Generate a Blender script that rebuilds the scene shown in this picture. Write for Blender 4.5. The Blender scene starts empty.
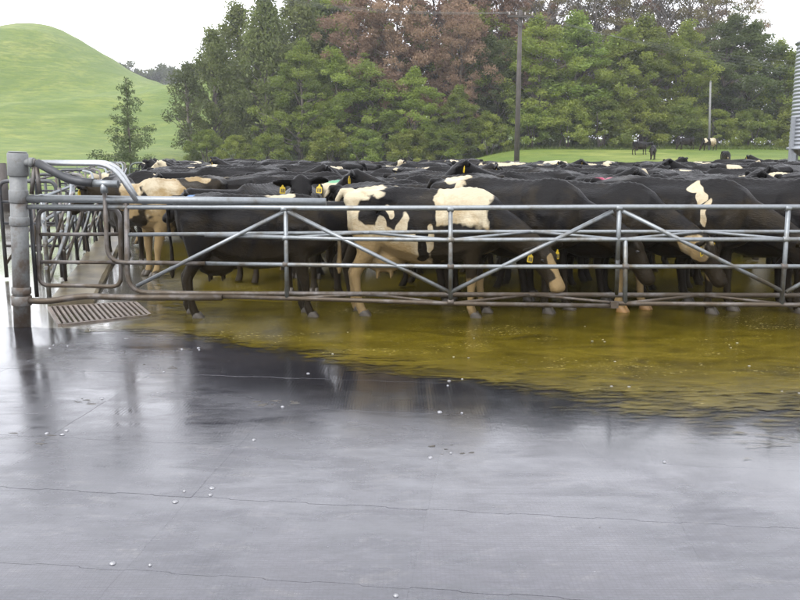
import bpy, bmesh, math, random
import numpy as np
from mathutils import Vector, Matrix, noise as mnoise
from mathutils.geometry import tessellate_polygon

R = math.radians
scene = bpy.context.scene
COL = scene.collection
rng = np.random.default_rng(7)
random.seed(7)

# ------------------------------------------------------------------ camera
H, F, HOR = 1.70, 850.0, 150.0            # eye height, focal length (px of the 800 px wide photo), horizon row
PITCH = math.atan(HOR / F)
cam_d = bpy.data.cameras.new('camera')
cam_d.sensor_width = 36.0
cam_d.lens = 36.0 * F / 800.0
cam_d.clip_start, cam_d.clip_end = 0.05, 3000
cam = bpy.data.objects.new('camera', cam_d)
COL.objects.link(cam)
cam.location = (0, 0, H)
cam.rotation_euler = (math.pi / 2 - PITCH, 0, 0)
scene.camera = cam

# ------------------------------------------------------------------ sky, sun, exposure
SUN_EL, SUN_AZ = 52, 215
world = bpy.data.worlds.new('World')
scene.world = world
world.use_nodes = True
wn, wl = world.node_tree.nodes, world.node_tree.links
wn.clear()
sky = wn.new('ShaderNodeTexSky')
sky.sky_type = 'NISHITA'
sky.sun_disc = False
sky.sun_elevation = R(SUN_EL)
sky.sun_rotation = R(SUN_AZ)
sky.dust_density = 4.0
hsv = wn.new('ShaderNodeHueSaturation')           # a closed cloud deck: almost no blue left
hsv.inputs['Saturation'].default_value = 0.12
hsv.inputs['Value'].default_value = 1.0
mixc = wn.new('ShaderNodeMix')
mixc.data_type = 'RGBA'
mixc.inputs[0].default_value = 0.65
mixc.inputs[7].default_value = (11.0, 11.2, 12.0, 1)
bg = wn.new('ShaderNodeBackground')
bg.inputs['Strength'].default_value = 0.12
wo = wn.new('ShaderNodeOutputWorld')
wl.new(sky.outputs[0], hsv.inputs['Color'])
wl.new(hsv.outputs[0], mixc.inputs[6])
wl.new(mixc.outputs[2], bg.inputs['Color'])
wl.new(bg.outputs[0], wo.inputs['Surface'])

sun_d = bpy.data.lights.new('sun', 'SUN')
sun_d.energy = 0.8
sun_d.angle = R(25)
sun_d.color = (1.0, 0.97, 0.93)
sun = bpy.data.objects.new('sun', sun_d)
COL.objects.link(sun)
sun.rotation_euler = (R(90 - SUN_EL), 0, R(180 - SUN_AZ))
sun.location = (0, 0, 60)

scene.view_settings.view_transform = 'Standard'
scene.view_settings.look = 'None'
scene.view_settings.gamma = 1.0
scene.view_settings.use_curve_mapping = False
scene.view_settings.exposure = 1.45
scene.render.engine = 'CYCLES'
scene.cycles.max_bounces = 5
scene.cycles.diffuse_bounces = 2
scene.cycles.glossy_bounces = 3
scene.cycles.transmission_bounces = 2

# ------------------------------------------------------------------ helpers
def P(px, py, D):
    """the point D metres in front of the eye seen at that place of the 800x600 photo"""
    u, v = (px - 400) / F, (py - 300) / F
    dy = math.cos(PITCH) - v * math.sin(PITCH)
    dz = -math.sin(PITCH) - v * math.cos(PITCH)
    t = D / dy
    return Vector((u * t, D, H + dz * t))

def GP(px, py, z=0.0):
    """point on the level z seen at that place of the photo"""
    u, v = (px - 400) / F, (py - 300) / F
    dy = math.cos(PITCH) - v * math.sin(PITCH)
    dz = -math.sin(PITCH) - v * math.cos(PITCH)
    t = (z - H) / dz
    return Vector((u * t, dy * t, z))

def mesh_from(verts, faces, name='mesh', smooth=False):
    me = bpy.data.meshes.new(name)
    me.from_pydata([tuple(v) for v in verts], [], faces)
    if smooth:
        me.polygons.foreach_set('use_smooth', [True] * len(me.polygons))
    me.update()
    return me

def fast_quads(V, name, smooth=False):
    """V: (n,4,3) array, one quad each"""
    n = len(V)
    me = bpy.data.meshes.new(name)
    me.vertices.add(n * 4)
    me.vertices.foreach_set('co', np.ascontiguousarray(V, dtype=np.float32).ravel())
    me.loops.add(n * 4)
    me.loops.foreach_set('vertex_index', np.arange(n * 4, dtype=np.int32))
    me.polygons.add(n)
    me.polygons.foreach_set('loop_start', np.arange(0, n * 4, 4, dtype=np.int32))
    me.update(calc_edges=True)
    return me

def link(name, me, mat=None, parent=None, loc=None):
    o = bpy.data.objects.new(name, me)
    COL.objects.link(o)
    if mat is not None and me is not None and len(me.materials) == 0:
        me.materials.append(mat)
    if parent is not None:
        o.parent = parent
    if loc is not None:
        o.location = loc
    return o

def tag(o, label=None, cat=None, group=None, kind=None):
    if label: o['label'] = label
    if cat: o['category'] = cat
    if group: o['group'] = group
    if kind: o['kind'] = kind
    return o

def thing(name, loc, label, cat, group=None, rz=0.0):
    o = bpy.data.objects.new(name, None)
    o.empty_display_size = 0.2
    COL.objects.link(o)
    o.location = loc
    o.rotation_euler = (0, 0, rz)
    return tag(o, label, cat, group)

def fillet(pts, r, n=5):
    pts = [Vector(p) for p in pts]
    out = [pts[0]]
    for a, b, c in zip(pts, pts[1:], pts[2:]):
        d1, d2 = (a - b), (c - b)
        rr = min(r, d1.length * 0.49, d2.length * 0.49)
        p, q = b + d1.normalized() * rr, b + d2.normalized() * rr
        for i in range(n + 1):
            t = i / n
            out.append(p * (1 - t) ** 2 + b * 2 * t * (1 - t) + q * t * t)
    out.append(pts[-1])
    return out

def tube_geo(pts, rad, seg=10):
    pts = [Vector(p) for p in pts]
    n = len(pts)
    rads = rad if isinstance(rad, (list, tuple)) else [rad] * n
    V, Fc = [], []
    t0 = (pts[1] - pts[0]).normalized()
    ref = Vector((0, 0, 1)) if abs(t0.z) < 0.9 else Vector((1, 0, 0))
    nrm = t0.cross(ref).normalized()
    for i in range(n):
        t = (pts[min(i + 1, n - 1)] - pts[max(i - 1, 0)]).normalized()
        nrm = (nrm - t * nrm.dot(t)).normalized()
        b = t.cross(nrm)
        for k in range(seg):
            a = 2 * math.pi * k / seg
            V.append(pts[i] + (nrm * math.cos(a) + b * math.sin(a)) * rads[i])
    for i in range(n - 1):
        for k in range(seg):
            k2 = (k + 1) % seg
            Fc.append((i * seg + k, i * seg + k2, (i + 1) * seg + k2, (i + 1) * seg + k))
    Fc.append(tuple(range(seg - 1, -1, -1)))
    Fc.append(tuple(range((n - 1) * seg, n * seg)))
    return V, Fc

def pipe(name, pts, r, mat, parent=None, seg=10, bend=0.0):
    """a steel pipe along world-space points, child of an unrotated parent"""
    if bend:
        pts = fillet(pts, bend)
    V, Fc = tube_geo(pts, r, seg)
    off = parent.location if parent is not None else Vector((0, 0, 0))
    V = [v - off for v in V]
    me = mesh_from(V, Fc, name)
    for p in me.polygons:
        p.use_smooth = len(p.vertices) == 4
    return link(name, me, mat, parent)

def box_geo(c, s, rz=0.0):
    c = Vector(c); hx, hy, hz = s[0] / 2, s[1] / 2, s[2] / 2
    m = Matrix.Rotation(rz, 3, 'Z')
    V = [c + m @ Vector((x, y, z)) for x in (-hx, hx) for y in (-hy, hy) for z in (-hz, hz)]
    Fc = [(0, 1, 3, 2), (4, 6, 7, 5), (0, 4, 5, 1), (2, 3, 7, 6), (0, 2, 6, 4), (1, 5, 7, 3)]
    return V, Fc

def join_geo(parts):
    V, Fc = [], []
    for v, f in parts:
        o = len(V)
        V += list(v)
        Fc += [tuple(i + o for i in q) for q in f]
    return V, Fc

def sstep(t):
    t = min(1.0, max(0.0, t))
    return t * t * (3 - 2 * t)

# ------------------------------------------------------------------ materials
def new_mat(name):
    m = bpy.data.materials.new(name)
    m.use_nodes = True
    nt = m.node_tree
    nt.nodes.clear()
    out = nt.nodes.new('ShaderNodeOutputMaterial')
    b = nt.nodes.new('ShaderNodeBsdfPrincipled')
    nt.links.new(b.outputs[0], out.inputs['Surface'])
    return m, nt, b, out

def N(nt, kind, **kw):
    n = nt.nodes.new('ShaderNode' + kind)
    for k, v in kw.items():
        if k in n.inputs.keys():
            n.inputs[k].default_value = v
        else:
            setattr(n, k, v)
    return n

def coords(nt, kind='Object', scale=(1, 1, 1)):
    tc = N(nt, 'TexCoord')
    mp = N(nt, 'Mapping')
    mp.inputs['Scale'].default_value = scale
    nt.links.new(tc.outputs[kind], mp.inputs[0])
    return mp.outputs[0]

def geo_pos(nt, scale=(1, 1, 1)):
    g = N(nt, 'NewGeometry')
    mp = N(nt, 'Mapping')
    mp.inputs['Scale'].default_value = scale
    nt.links.new(g.outputs['Position'], mp.inputs[0])
    return mp.outputs[0]

def noise(nt, vec, scale, detail=4, rough=0.55, dist=0.0):
    n = N(nt, 'TexNoise')
    n.inputs['Scale'].default_value = scale
    n.inputs['Detail'].default_value = detail
    n.inputs['Roughness'].default_value = rough
    n.inputs['Distortion'].default_value = dist
    nt.links.new(vec, n.inputs['Vector'])
    return n.outputs[0]

def ramp(nt, fac, stops):
    r = N(nt, 'ValToRGB')
    els = r.color_ramp.elements
    while len(els) < len(stops):
        els.new(0.5)
    for e, (p, c) in zip(els, stops):
        e.position = p
        e.color = c if len(c) == 4 else (*c, 1)
    nt.links.new(fac, r.inputs[0])
    return r.outputs[0]

def maprange(nt, v, a, b, c, d, smooth=False):
    m = N(nt, 'MapRange')
    if smooth: m.interpolation_type = 'SMOOTHSTEP'
    for i, x in zip((1, 2, 3, 4), (a, b, c, d)):
        m.inputs[i].default_value = x
    nt.links.new(v, m.inputs[0])
    return m.outputs[0]

def mix(nt, fac, a, b, blend='MIX'):
    m = N(nt, 'Mix', data_type='RGBA', blend_type=blend)
    for i, x in ((0, fac), (6, a), (7, b)):
        if hasattr(x, 'is_linked'):
            nt.links.new(x, m.inputs[i])
        elif i == 0:
            m.inputs[0].default_value = x
        else:
            m.inputs[i].default_value = x if len(x) == 4 else (*x, 1)
    return m.outputs[2]

def math_n(nt, op, a, b=0.0, c=0.0):
    m = N(nt, 'Math', operation=op)
    for i, x in enumerate((a, b, c)):
        if hasattr(x, 'is_linked'):
            nt.links.new(x, m.inputs[i])
        else:
            m.inputs[i].default_value = x
    return m.outputs[0]

def bump(nt, b, height, strength=0.3, dist=0.01, prev=None):
    n = N(nt, 'Bump')
    n.inputs['Strength'].default_value = strength
    n.inputs['Distance'].default_value = dist
    nt.links.new(height, n.inputs['Height'])
    if prev is not None:
        nt.links.new(prev, n.inputs['Normal'])
    nt.links.new(n.outputs[0], b.inputs['Normal'])
    return n.outputs[0]

MAT = {}
def mat_plain(name, col, rough=0.6, metal=0.0, var=0.25, scale=8.0, bmp=0.0, spec=0.5):
    m, nt, b, out = new_mat(name)
    v = coords(nt)
    n = noise(nt, v, scale, 5)
    c1 = tuple(x * (1 - var) for x in col)
    c2 = tuple(min(1, x * (1 + var)) for x in col)
    nt.links.new(ramp(nt, n, [(0.3, c1), (0.7, c2)]), b.inputs['Base Color'])
    b.inputs['Roughness'].default_value = rough
    b.inputs['Metallic'].default_value = metal
    b.inputs['Specular IOR Level'].default_value = spec
    if bmp: bump(nt, b, noise(nt, v, scale * 5, 4), bmp, 0.01)
    MAT[name] = m
    return m

# galvanised steel: dull zinc with darker grime and brown splash marks
def mat_steel(name, base, grime, gscale, rough=0.42, metal=0.75, stain=0.5):
    m, nt, b, out = new_mat(name)
    v = geo_pos(nt)
    n1 = noise(nt, v, 3.0, 5, 0.6)
    n2 = noise(nt, v, 38.0, 3, 0.6)
    c = ramp(nt, n2, [(0.25, tuple(x * 0.78 for x in base)), (0.75, base)])
    gz = N(nt, 'SeparateXYZ'); nt.links.new(v, gz.inputs[0])
    gn = math_n(nt, 'ADD', noise(nt, v, gscale, 5, 0.65), maprange(nt, gz.outputs[2], 0.15, 1.25, 0.15, -0.05))
    g = ramp(nt, gn, [(stain, (0, 0, 0)), (min(stain + 0.22, 1), (1, 1, 1))])
    nt.links.new(mix(nt, g, c, grime), b.inputs['Base Color'])
    b.inputs['Metallic'].default_value = metal
    nt.links.new(maprange(nt, n1, 0.2, 0.8, rough - 0.1, rough + 0.18), b.inputs['Roughness'])
    bump(nt, b, n2, 0.12, 0.003)
    MAT[name] = m
mat_steel('galvanised', (0.21, 0.225, 0.235), (0.10, 0.085, 0.06), 5.0, stain=0.52)
mat_steel('galvanised_dirty', (0.135, 0.125, 0.12), (0.06, 0.045, 0.03), 6.0, rough=0.5, metal=0.5, stain=0.42)
mat_steel('galvanised_bright', (0.34, 0.35, 0.36), (0.12, 0.10, 0.085), 5.0, rough=0.3, metal=0.8, stain=0.62)
mat_steel('dark_steel', (0.05, 0.052, 0.056), (0.03, 0.022, 0.016), 6.0, rough=0.45, metal=0.5, stain=0.5)
mat_steel('post_steel', (0.16, 0.165, 0.165), (0.075, 0.055, 0.04), 7.0, rough=0.6, metal=0.25, stain=0.48)
mat_steel('silo_steel', (0.30, 0.315, 0.335), (0.14, 0.13, 0.12), 1.5, rough=0.4, metal=0.6, stain=0.6)

# wet rubber mat: nearly black rubber with a pimpled surface under a film of rain water
def mat_rubber():
    m, nt, b, out = new_mat('wet_rubber')
    v = geo_pos(nt)
    big = noise(nt, v, 0.9, 3, 0.6, 0.6)
    mid = noise(nt, geo_pos(nt, (1.0, 3.0, 1.0)), 2.2, 4, 0.62, 0.5)
    dirt = noise(nt, geo_pos(nt, (1.0, 2.0, 1.0)), 5.0, 6, 0.7, 0.5)
    oi = N(nt, 'ObjectInfo')
    c = ramp(nt, dirt, [(0.30, (0.013, 0.013, 0.016)), (0.55, (0.023, 0.023, 0.029)), (0.68, (0.044, 0.042, 0.043)), (0.82, (0.082, 0.074, 0.064))])
    g = N(nt, 'NewGeometry')
    sx = N(nt, 'SeparateXYZ')
    nt.links.new(g.outputs['Position'], sx.inputs[0])
    r1 = maprange(nt, big, 0.32, 0.68, 0.11, 0.31)
    r2 = maprange(nt, mid, 0.35, 0.70, -0.07, 0.10)
    r3 = maprange(nt, oi.outputs['Random'], 0, 1, -0.025, 0.025)
    rr = math_n(nt, 'ADD', math_n(nt, 'ADD', r1, r2), r3)
    # smears where water stands in hollows of the mat
    smear = maprange(nt, noise(nt, geo_pos(nt, (0.8, 3.4, 1.0)), 1.25, 4, 0.6, 0.8), 0.54, 0.80, 0, 0.75, True)
    # the film of water is thickest next to the slurry, so the mats are smoother there
    wn_ = math_n(nt, 'MULTIPLY', math_n(nt, 'SUBTRACT', mid, 0.5), 1.1)
    wb = math_n(nt, 'ADD', math_n(nt, 'ADD', sx.outputs[1], wn_), math_n(nt, 'MULTIPLY', sx.outputs[0], 0.55))
    wet = math_n(nt, 'MULTIPLY', maprange(nt, wb, 4.95, 5.65, 0, 1, True), maprange(nt, sx.outputs[0], -2.4, -0.2, 0.1, 1, True))
    wet = math_n(nt, 'MAXIMUM', wet, smear)
    # standing water on the low corner by the post: mirror smooth
    wx = math_n(nt, 'ADD', sx.outputs[0], math_n(nt, 'MULTIPLY', math_n(nt, 'SUBTRACT', big, 0.5), 1.6))
    wy = math_n(nt, 'ADD', sx.outputs[1], math_n(nt, 'MULTIPLY', wn_, 1.6))
    pool = math_n(nt, 'MULTIPLY', maprange(nt, wx, -3.2, -2.6, 1, 0, True), maprange(nt, wy, 5.6, 6.6, 0, 1, True))
    wet = math_n(nt, 'MAXIMUM', wet, pool)
    rough = math_n(nt, 'ADD', math_n(nt, 'MULTIPLY', rr, math_n(nt, 'SUBTRACT', 1.0, wet)), math_n(nt, 'MULTIPLY', wet, 0.10))
    nt.links.new(rough, b.inputs['Roughness'])
    b.inputs['Specular IOR Level'].default_value = 0.58
    b.inputs['Specular Tint'].default_value = (0.92, 0.91, 1.0, 1)
    b.inputs['Coat Weight'].default_value = 0.35
    b.inputs['Coat IOR'].default_value = 1.35
    nt.links.new(rough, b.inputs['Coat Roughness'])
    vo = N(nt, 'TexVoronoi', distance='CHEBYCHEV')
    vo.inputs['Scale'].default_value = 52.0
    vo.inputs['Randomness'].default_value = 0.06
    nt.links.new(v, vo.inputs['Vector'])
    pim_shade = maprange(nt, vo.outputs['Distance'], 0.1, 0.5, 1.45, 0.55)  # pimple relief shaded in the colour: paler tops, darker wet grooves
    scuff = maprange(nt, noise(nt, geo_pos(nt, (1.0, 2.4, 1.0)), 26.0, 4, 0.75), 0.35, 0.70, 0.55, 1.6)
    cc = N(nt, 'VectorMath', operation='SCALE')
    nt.links.new(c, cc.inputs[0]); nt.links.new(math_n(nt, 'MULTIPLY', pim_shade, scuff), cc.inputs['Scale'])
    nt.links.new(mix(nt, wet, cc.outputs[0], (0.010, 0.010, 0.012)), b.inputs['Base Color'])  # wetter rubber is darker; along the slurry this also paints the herd's dark reflection
    p = bump(nt, b, vo.outputs['Distance'], 0.22, 0.0028)
    bump(nt, b, noise(nt, v, 7.0, 3, 0.6), 0.10, 0.010, p)
    MAT['wet_rubber'] = m
mat_rubber()

def mat_wet_concrete():
    m, nt, b, out = new_mat('wet_concrete')
    v = geo_pos(nt)
    n = noise(nt, v, 1.3, 6, 0.6)
    s = noise(nt, geo_pos(nt, (1, 1.6, 1)), 0.9, 6, 0.62, 0.6)
    c = ramp(nt, n, [(0.3, (0.075, 0.070, 0.060)), (0.7, (0.14, 0.135, 0.12))])
    c = mix(nt, ramp(nt, s, [(0.52, (0, 0, 0)), (0.70, (1, 1, 1))]), c, (0.075, 0.058, 0.02))
    nt.links.new(c, b.inputs['Base Color'])
    nt.links.new(maprange(nt, noise(nt, v, 0.8, 5, 0.6), 0.40, 0.66, 0.08, 0.26), b.inputs['Roughness'])
    b.inputs['Specular IOR Level'].default_value = 1.0
    b.inputs['Coat Weight'].default_value = 0.7
    b.inputs['Coat Roughness'].default_value = 0.10
    bump(nt, b, noise(nt, geo_pos(nt, (1, 2.2, 1)), 5.5, 5, 0.6), 0.12, 0.012)
    MAT['wet_concrete'] = m
mat_wet_concrete()

def mat_slurry():
    m, nt, b, out = new_mat('slurry')
    v = geo_pos(nt, (1.0, 2.0, 1.0))
    n = noise(nt, v, 1.5, 7, 0.7, 0.9)
    c = ramp(nt, n, [(0.30, (0.020, 0.0155, 0.002)), (0.46, (0.062, 0.047, 0.0035)), (0.64, (0.098, 0.075, 0.007)), (0.82, (0.135, 0.108, 0.020))])
    fl = noise(nt, geo_pos(nt, (1.0, 2.2, 1.0)), 34.0, 2, 0.5)
    pz = noise(nt, geo_pos(nt, (0.6, 1.6, 1.0)), 1.1, 4, 0.6)
    fm = maprange(nt, math_n(nt, 'ADD', fl, math_n(nt, 'MULTIPLY', pz, 0.55)), 0.98, 1.06, 0, 1)
    c = mix(nt, fm, c, (0.30, 0.27, 0.15))
    nt.links.new(c, b.inputs['Base Color'])
    nt.links.new(maprange(nt, noise(nt, v, 3.0, 5, 0.6), 0.3, 0.7, 0.05, 0.20), b.inputs['Roughness'])
    b.inputs['Specular IOR Level'].default_value = 0.30
    p = bump(nt, b, noise(nt, geo_pos(nt, (1, 2.6, 1)), 9.0, 5, 0.65), 0.25, 0.012)
    bump(nt, b, noise(nt, v, 60.0, 3, 0.7), 0.22, 0.006, p)
    # a thin film: it breaks up over the mats along its front edge
    at = N(nt, 'Attribute', attribute_name='film')
    fine = noise(nt, geo_pos(nt, (1.0, 3.6, 1.0)), 5.0, 5, 0.7, 0.6)
    a = math_n(nt, 'ADD', at.outputs['Fac'], math_n(nt, 'MULTIPLY', math_n(nt, 'SUBTRACT', fine, 0.5), 1.5))
    a = maprange(nt, a, 0.34, 0.74, 0, 1, True)
    tr = N(nt, 'BsdfTransparent')
    mx = N(nt, 'MixShader')
    nt.links.new(a, mx.inputs[0]); nt.links.new(tr.outputs[0], mx.inputs[1]); nt.links.new(b.outputs[0], mx.inputs[2])
    nt.links.new(mx.outputs[0], out.inputs['Surface'])
    MAT['slurry'] = m
mat_slurry()

def mat_grass():
    m, nt, b, out = new_mat('pasture')
    v = geo_pos(nt)
    n1 = noise(nt, geo_pos(nt, (1.0, 0.6, 1.5)), 0.075, 7, 0.68)
    n2 = noise(nt, geo_pos(nt, (0.45, 0.8, 2.2)), 0.75, 8, 0.75)
    n3 = noise(nt, geo_pos(nt, (0.2, 0.2, 2.2)), 0.9, 7, 0.75, 1.2)      # grazing terracettes along the contour
    c = ramp(nt, n1, [(0.36, (0.064, 0.104, 0.011)), (0.50, (0.104, 0.140, 0.017)), (0.64, (0.165, 0.186, 0.040))])
    c = mix(nt, ramp(nt, n2, [(0.42, (0.8, 0.8, 0.8)), (0.57, (0, 0, 0))]), c, (0.056, 0.096, 0.010))
    c = mix(nt, ramp(nt, n3, [(0.52, (0, 0, 0)), (0.63, (0.75, 0.75, 0.75))]), c, (0.066, 0.104, 0.014))
    nt.links.new(c, b.inputs['Base Color'])
    b.inputs['Roughness'].default_value = 0.75
    b.inputs['Specular IOR Level'].default_value = 0.25
    p = bump(nt, b, n3, 0.7, 0.6)
    bump(nt, b, noise(nt, v, 2.5, 6, 0.7), 0.6, 0.18, p)
    MAT['pasture'] = m
mat_grass()

def mat_leaf(name, a, bcol, rough=0.6, trans=0.5):
    m, nt, b, out = new_mat(name)
    at = N(nt, 'Attribute', attribute_name='tint')
    oi = N(nt, 'ObjectInfo')
    hs = N(nt, 'HueSaturation')
    c = mix(nt, at.outputs['Fac'], a, bcol)
    nt.links.new(c, hs.inputs['Color'])
    nt.links.new(maprange(nt, oi.outputs['Random'], 0, 1, 0.488, 0.510), hs.inputs['Hue'])
    nt.links.new(maprange(nt, oi.outputs['Random'], 0, 1, 0.8, 1.2), hs.inputs['Value'])
    nt.links.new(hs.outputs[0], b.inputs['Base Color'])
    b.inputs['Roughness'].default_value = rough
    b.inputs['Specular IOR Level'].default_value = 0.3
    tl = N(nt, 'BsdfTranslucent')
    nt.links.new(hs.outputs[0], tl.inputs['Color'])
    mx = N(nt, 'MixShader')
    mx.inputs[0].default_value = trans
    nt.links.new(b.outputs[0], mx.inputs[1]); nt.links.new(tl.outputs[0], mx.inputs[2])
    nt.links.new(mx.outputs[0], out.inputs['Surface'])
    MAT[name] = m
mat_leaf('leaf_green', (0.096, 0.134, 0.022), (0.190, 0.232, 0.044))
mat_leaf('leaf_lime', (0.120, 0.160, 0.022), (0.235, 0.275, 0.052))
mat_leaf('leaf_willow', (0.090, 0.114, 0.034), (0.165, 0.195, 0.058))
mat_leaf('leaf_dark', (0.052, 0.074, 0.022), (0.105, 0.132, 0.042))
mat_leaf('leaf_bronze', (0.150, 0.095, 0.062), (0.260, 0.165, 0.112))
mat_leaf('leaf_gum', (0.115, 0.105, 0.048), (0.190, 0.160, 0.078))
mat_leaf('leaf_pine', (0.055, 0.076, 0.030), (0.112, 0.135, 0.058))
mat_leaf('grass_blade', (0.070, 0.108, 0.016), (0.125, 0.155, 0.030))
mat_plain('bark', (0.085, 0.070, 0.058), 0.85, var=0.35, scale=3.0, bmp=0.4)
mat_plain('bark_pale', (0.15, 0.135, 0.12), 0.8, var=0.35, scale=2.0, bmp=0.3)
mat_plain('pole_wood', (0.045, 0.038, 0.034), 0.8, var=0.3, scale=2.5, bmp=0.3)
mat_plain('pale_pole', (0.13, 0.13, 0.125), 0.7, var=0.15)
mat_plain('wire', (0.10, 0.10, 0.10), 0.6)
mat_plain('insulator', (0.25, 0.22, 0.20), 0.3)
mat_plain('kerb_concrete', (0.10, 0.080, 0.045), 0.3, var=0.8, scale=2.5, bmp=0.4)
mat_plain('pit_dark', (0.03, 0.026, 0.018), 0.4)
mat_plain('grate_steel', (0.125, 0.10, 0.082), 0.5, metal=0.3, var=0.4, scale=12)
mat_plain('fence_green', (0.055, 0.07, 0.055), 0.5, var=0.3)
mat_plain('white_plastic', (0.72, 0.71, 0.70), 0.35, var=0.06)
mat_plain('bolt_steel', (0.22, 0.22, 0.23), 0.32, metal=0.7, var=0.2, scale=30)
mat_plain('tag_yellow', (0.46, 0.32, 0.015), 0.4, var=0.08)
mat_plain('tag_ink', (0.03, 0.03, 0.03), 0.6)
mat_plain('eye', (0.012, 0.010, 0.009), 0.08)
mat_plain('hoof', (0.045, 0.036, 0.024), 0.5, var=0.4, scale=12)
mat_plain('hoof_amber', (0.20, 0.11, 0.035), 0.5, var=0.3, scale=12)
mat_plain('grit', (0.022, 0.018, 0.012), 0.45, var=0.5, scale=20)
mat_plain('foam', (0.75, 0.74, 0.72), 0.6, var=0.05)

def mat_coat():
    """short wet coat: black with white patches; object colour r = amount of white, g = seed, b = how stained"""
    m, nt, b, out = new_mat('cow_coat')
    oi = N(nt, 'ObjectInfo')
    sep = N(nt, 'SeparateColor')
    nt.links.new(oi.outputs['Color'], sep.inputs[0])
    tc = N(nt, 'TexCoord')
    vm = N(nt, 'VectorMath', operation='ADD')
    cb = N(nt, 'CombineXYZ')
    s = math_n(nt, 'MULTIPLY', sep.outputs[1], 57.0)
    for i in range(3): nt.links.new(s, cb.inputs[i])
    nt.links.new(tc.outputs['Object'], vm.inputs[0]); nt.links.new(cb.outputs[0], vm.inputs[1])
    pat = noise(nt, vm.outputs[0], 1.35, 2, 0.35, 0.4)
    at = N(nt, 'Attribute', attribute_name='white')
    edge = math_n(nt, 'MULTIPLY', math_n(nt, 'SUBTRACT', noise(nt, tc.outputs['Object'], 14.0, 3, 0.6), 0.5), 0.10)
    thr = math_n(nt, 'ADD', pat, math_n(nt, 'MULTIPLY', sep.outputs[0], 0.5))
    f_n = maprange(nt, math_n(nt, 'ADD', thr, math_n(nt, 'MULTIPLY', edge, 0.5)), 0.735, 0.75, 0, 1)
    f_a = maprange(nt, math_n(nt, 'ADD', at.outputs['Fac'], edge), 0.45, 0.55, 0, 1)
    white = math_n(nt, 'MAXIMUM', f_n, f_a)
    xyz = N(nt, 'SeparateXYZ')
    nt.links.new(tc.outputs['Object'], xyz.inputs[0])
    hairn = noise(nt, vm.outputs[0], 9.0, 5, 0.6)
    blk = ramp(nt, hairn, [(0.3, (0.0022, 0.0020, 0.0022)), (0.75, (0.0062, 0.0054, 0.0054))])
    # dung stains: splashes on legs, flank and rump, heavier low down where they lie and splash
    st = noise(nt, vm.outputs[0], 3.2, 6, 0.68, 0.5)
    low = maprange(nt, xyz.outputs[2], 0.15, 1.25, 0.36, -0.06)
    stf = math_n(nt, 'ADD', math_n(nt, 'ADD', st, low), math_n(nt, 'MULTIPLY', math_n(nt, 'SUBTRACT', sep.outputs[2], 0.5), 0.5))
    stm = maprange(nt, stf, 0.46, 0.74, 0, 1, True)
    wht = mix(nt, math_n(nt, 'MULTIPLY', stm, 0.85), (0.35, 0.305, 0.215), (0.165, 0.105, 0.036))
    blk = mix(nt, math_n(nt, 'MULTIPLY', stm, 0.55), blk, (0.026, 0.018, 0.007))
    c = mix(nt, white, blk, wht)
    pk = N(nt, 'Attribute', attribute_name='paint')
    c = mix(nt, pk.outputs['Alpha'], c, pk.outputs['Color'])
    nt.links.new(c, b.inputs['Base Color'])
    nt.links.new(maprange(nt, hairn, 0.3, 0.7, 0.28, 0.48), b.inputs['Roughness'])
    b.inputs['Specular IOR Level'].default_value = 0.08
    hv = N(nt, 'Mapping')
    hv.inputs['Scale'].default_value = (0.45, 1.6, 1.6)
    nt.links.new(vm.outputs[0], hv.inputs[0])
    p = bump(nt, b, noise(nt, hv.outputs[0], 46.0, 3, 0.75), 0.7, 0.010)
    bump(nt, b, noise(nt, vm.outputs[0], 5.0, 4, 0.6), 0.4, 0.035, p)
    MAT['cow_coat'] = m
mat_coat()

# ------------------------------------------------------------------ terrain
def terrain_h(x, y):
    h = -0.08 + 1.75 * sstep((y - 37) / 52.0) * sstep((x - 1.0) / 11.0)
    h += 18.0 * math.exp(-(((x + 80) / 62) ** 2 + ((y - 205) / 52) ** 2)) + 12.5 * math.exp(-(((x + 85) / 19) ** 2 + ((y - 202) / 34) ** 2))
    h += 11.5 * math.exp(-(((x + 22) / 32) ** 2 + ((y - 150) / 30) ** 2))
    h += 15.0 * math.exp(-(((x + 210) / 70) ** 2 + ((y - 210) / 90) ** 2))
    h += 4.5 * math.exp(-(((x + 62) / 26) ** 2 + ((y - 120) / 22) ** 2)) + 1.2 * math.exp(-(((x + 25) / 9) ** 2 + ((y - 92) / 14) ** 2))
    h += 20 * math.exp(-(((x + 90) / 160) ** 2 + ((y - 430) / 90) ** 2)) * sstep((y - 260) / 90)
    if y > 45:
        w = sstep((y - 45) / 60)
        hl = w * (0.35 + 0.65 * sstep((-x - 8) / 25))
        h += hl * 1.7 * mnoise.noise(Vector((x * 0.035, y * 0.035, 0.3))) + hl * 0.75 * mnoise.noise(Vector((x * 0.11, y * 0.11, 4.0))) + hl * 0.35 * mnoise.noise(Vector((x * 0.05, y * 0.05, h * 0.9)))
    return h

def build_ground():
    xs = np.concatenate([np.linspace(-700, -180, 14, endpoint=False), np.linspace(-180, 120, 151, endpoint=False), np.linspace(120, 700, 18)])
    ys = np.concatenate([np.linspace(-60, 36, 13, endpoint=False), np.linspace(36, 260, 120, endpoint=False), np.linspace(260, 1200, 40)])
    V = [(x, y, terrain_h(x, y)) for y in ys for x in xs]
    nx = len(xs)
    Fc = [(j * nx + i, j * nx + i + 1, (j + 1) * nx + i + 1, (j + 1) * nx + i) for j in range(len(ys) - 1) for i in range(nx - 1)]
    o = link('ground', mesh_from(V, Fc, 'ground', True), MAT['pasture'])
    tag(o, kind='structure')
build_ground()

# fence line of the drafting race on the left: X as a function of the distance
def race_x(y): return -3.60 - 0.27 * (y - 8.1)

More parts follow.
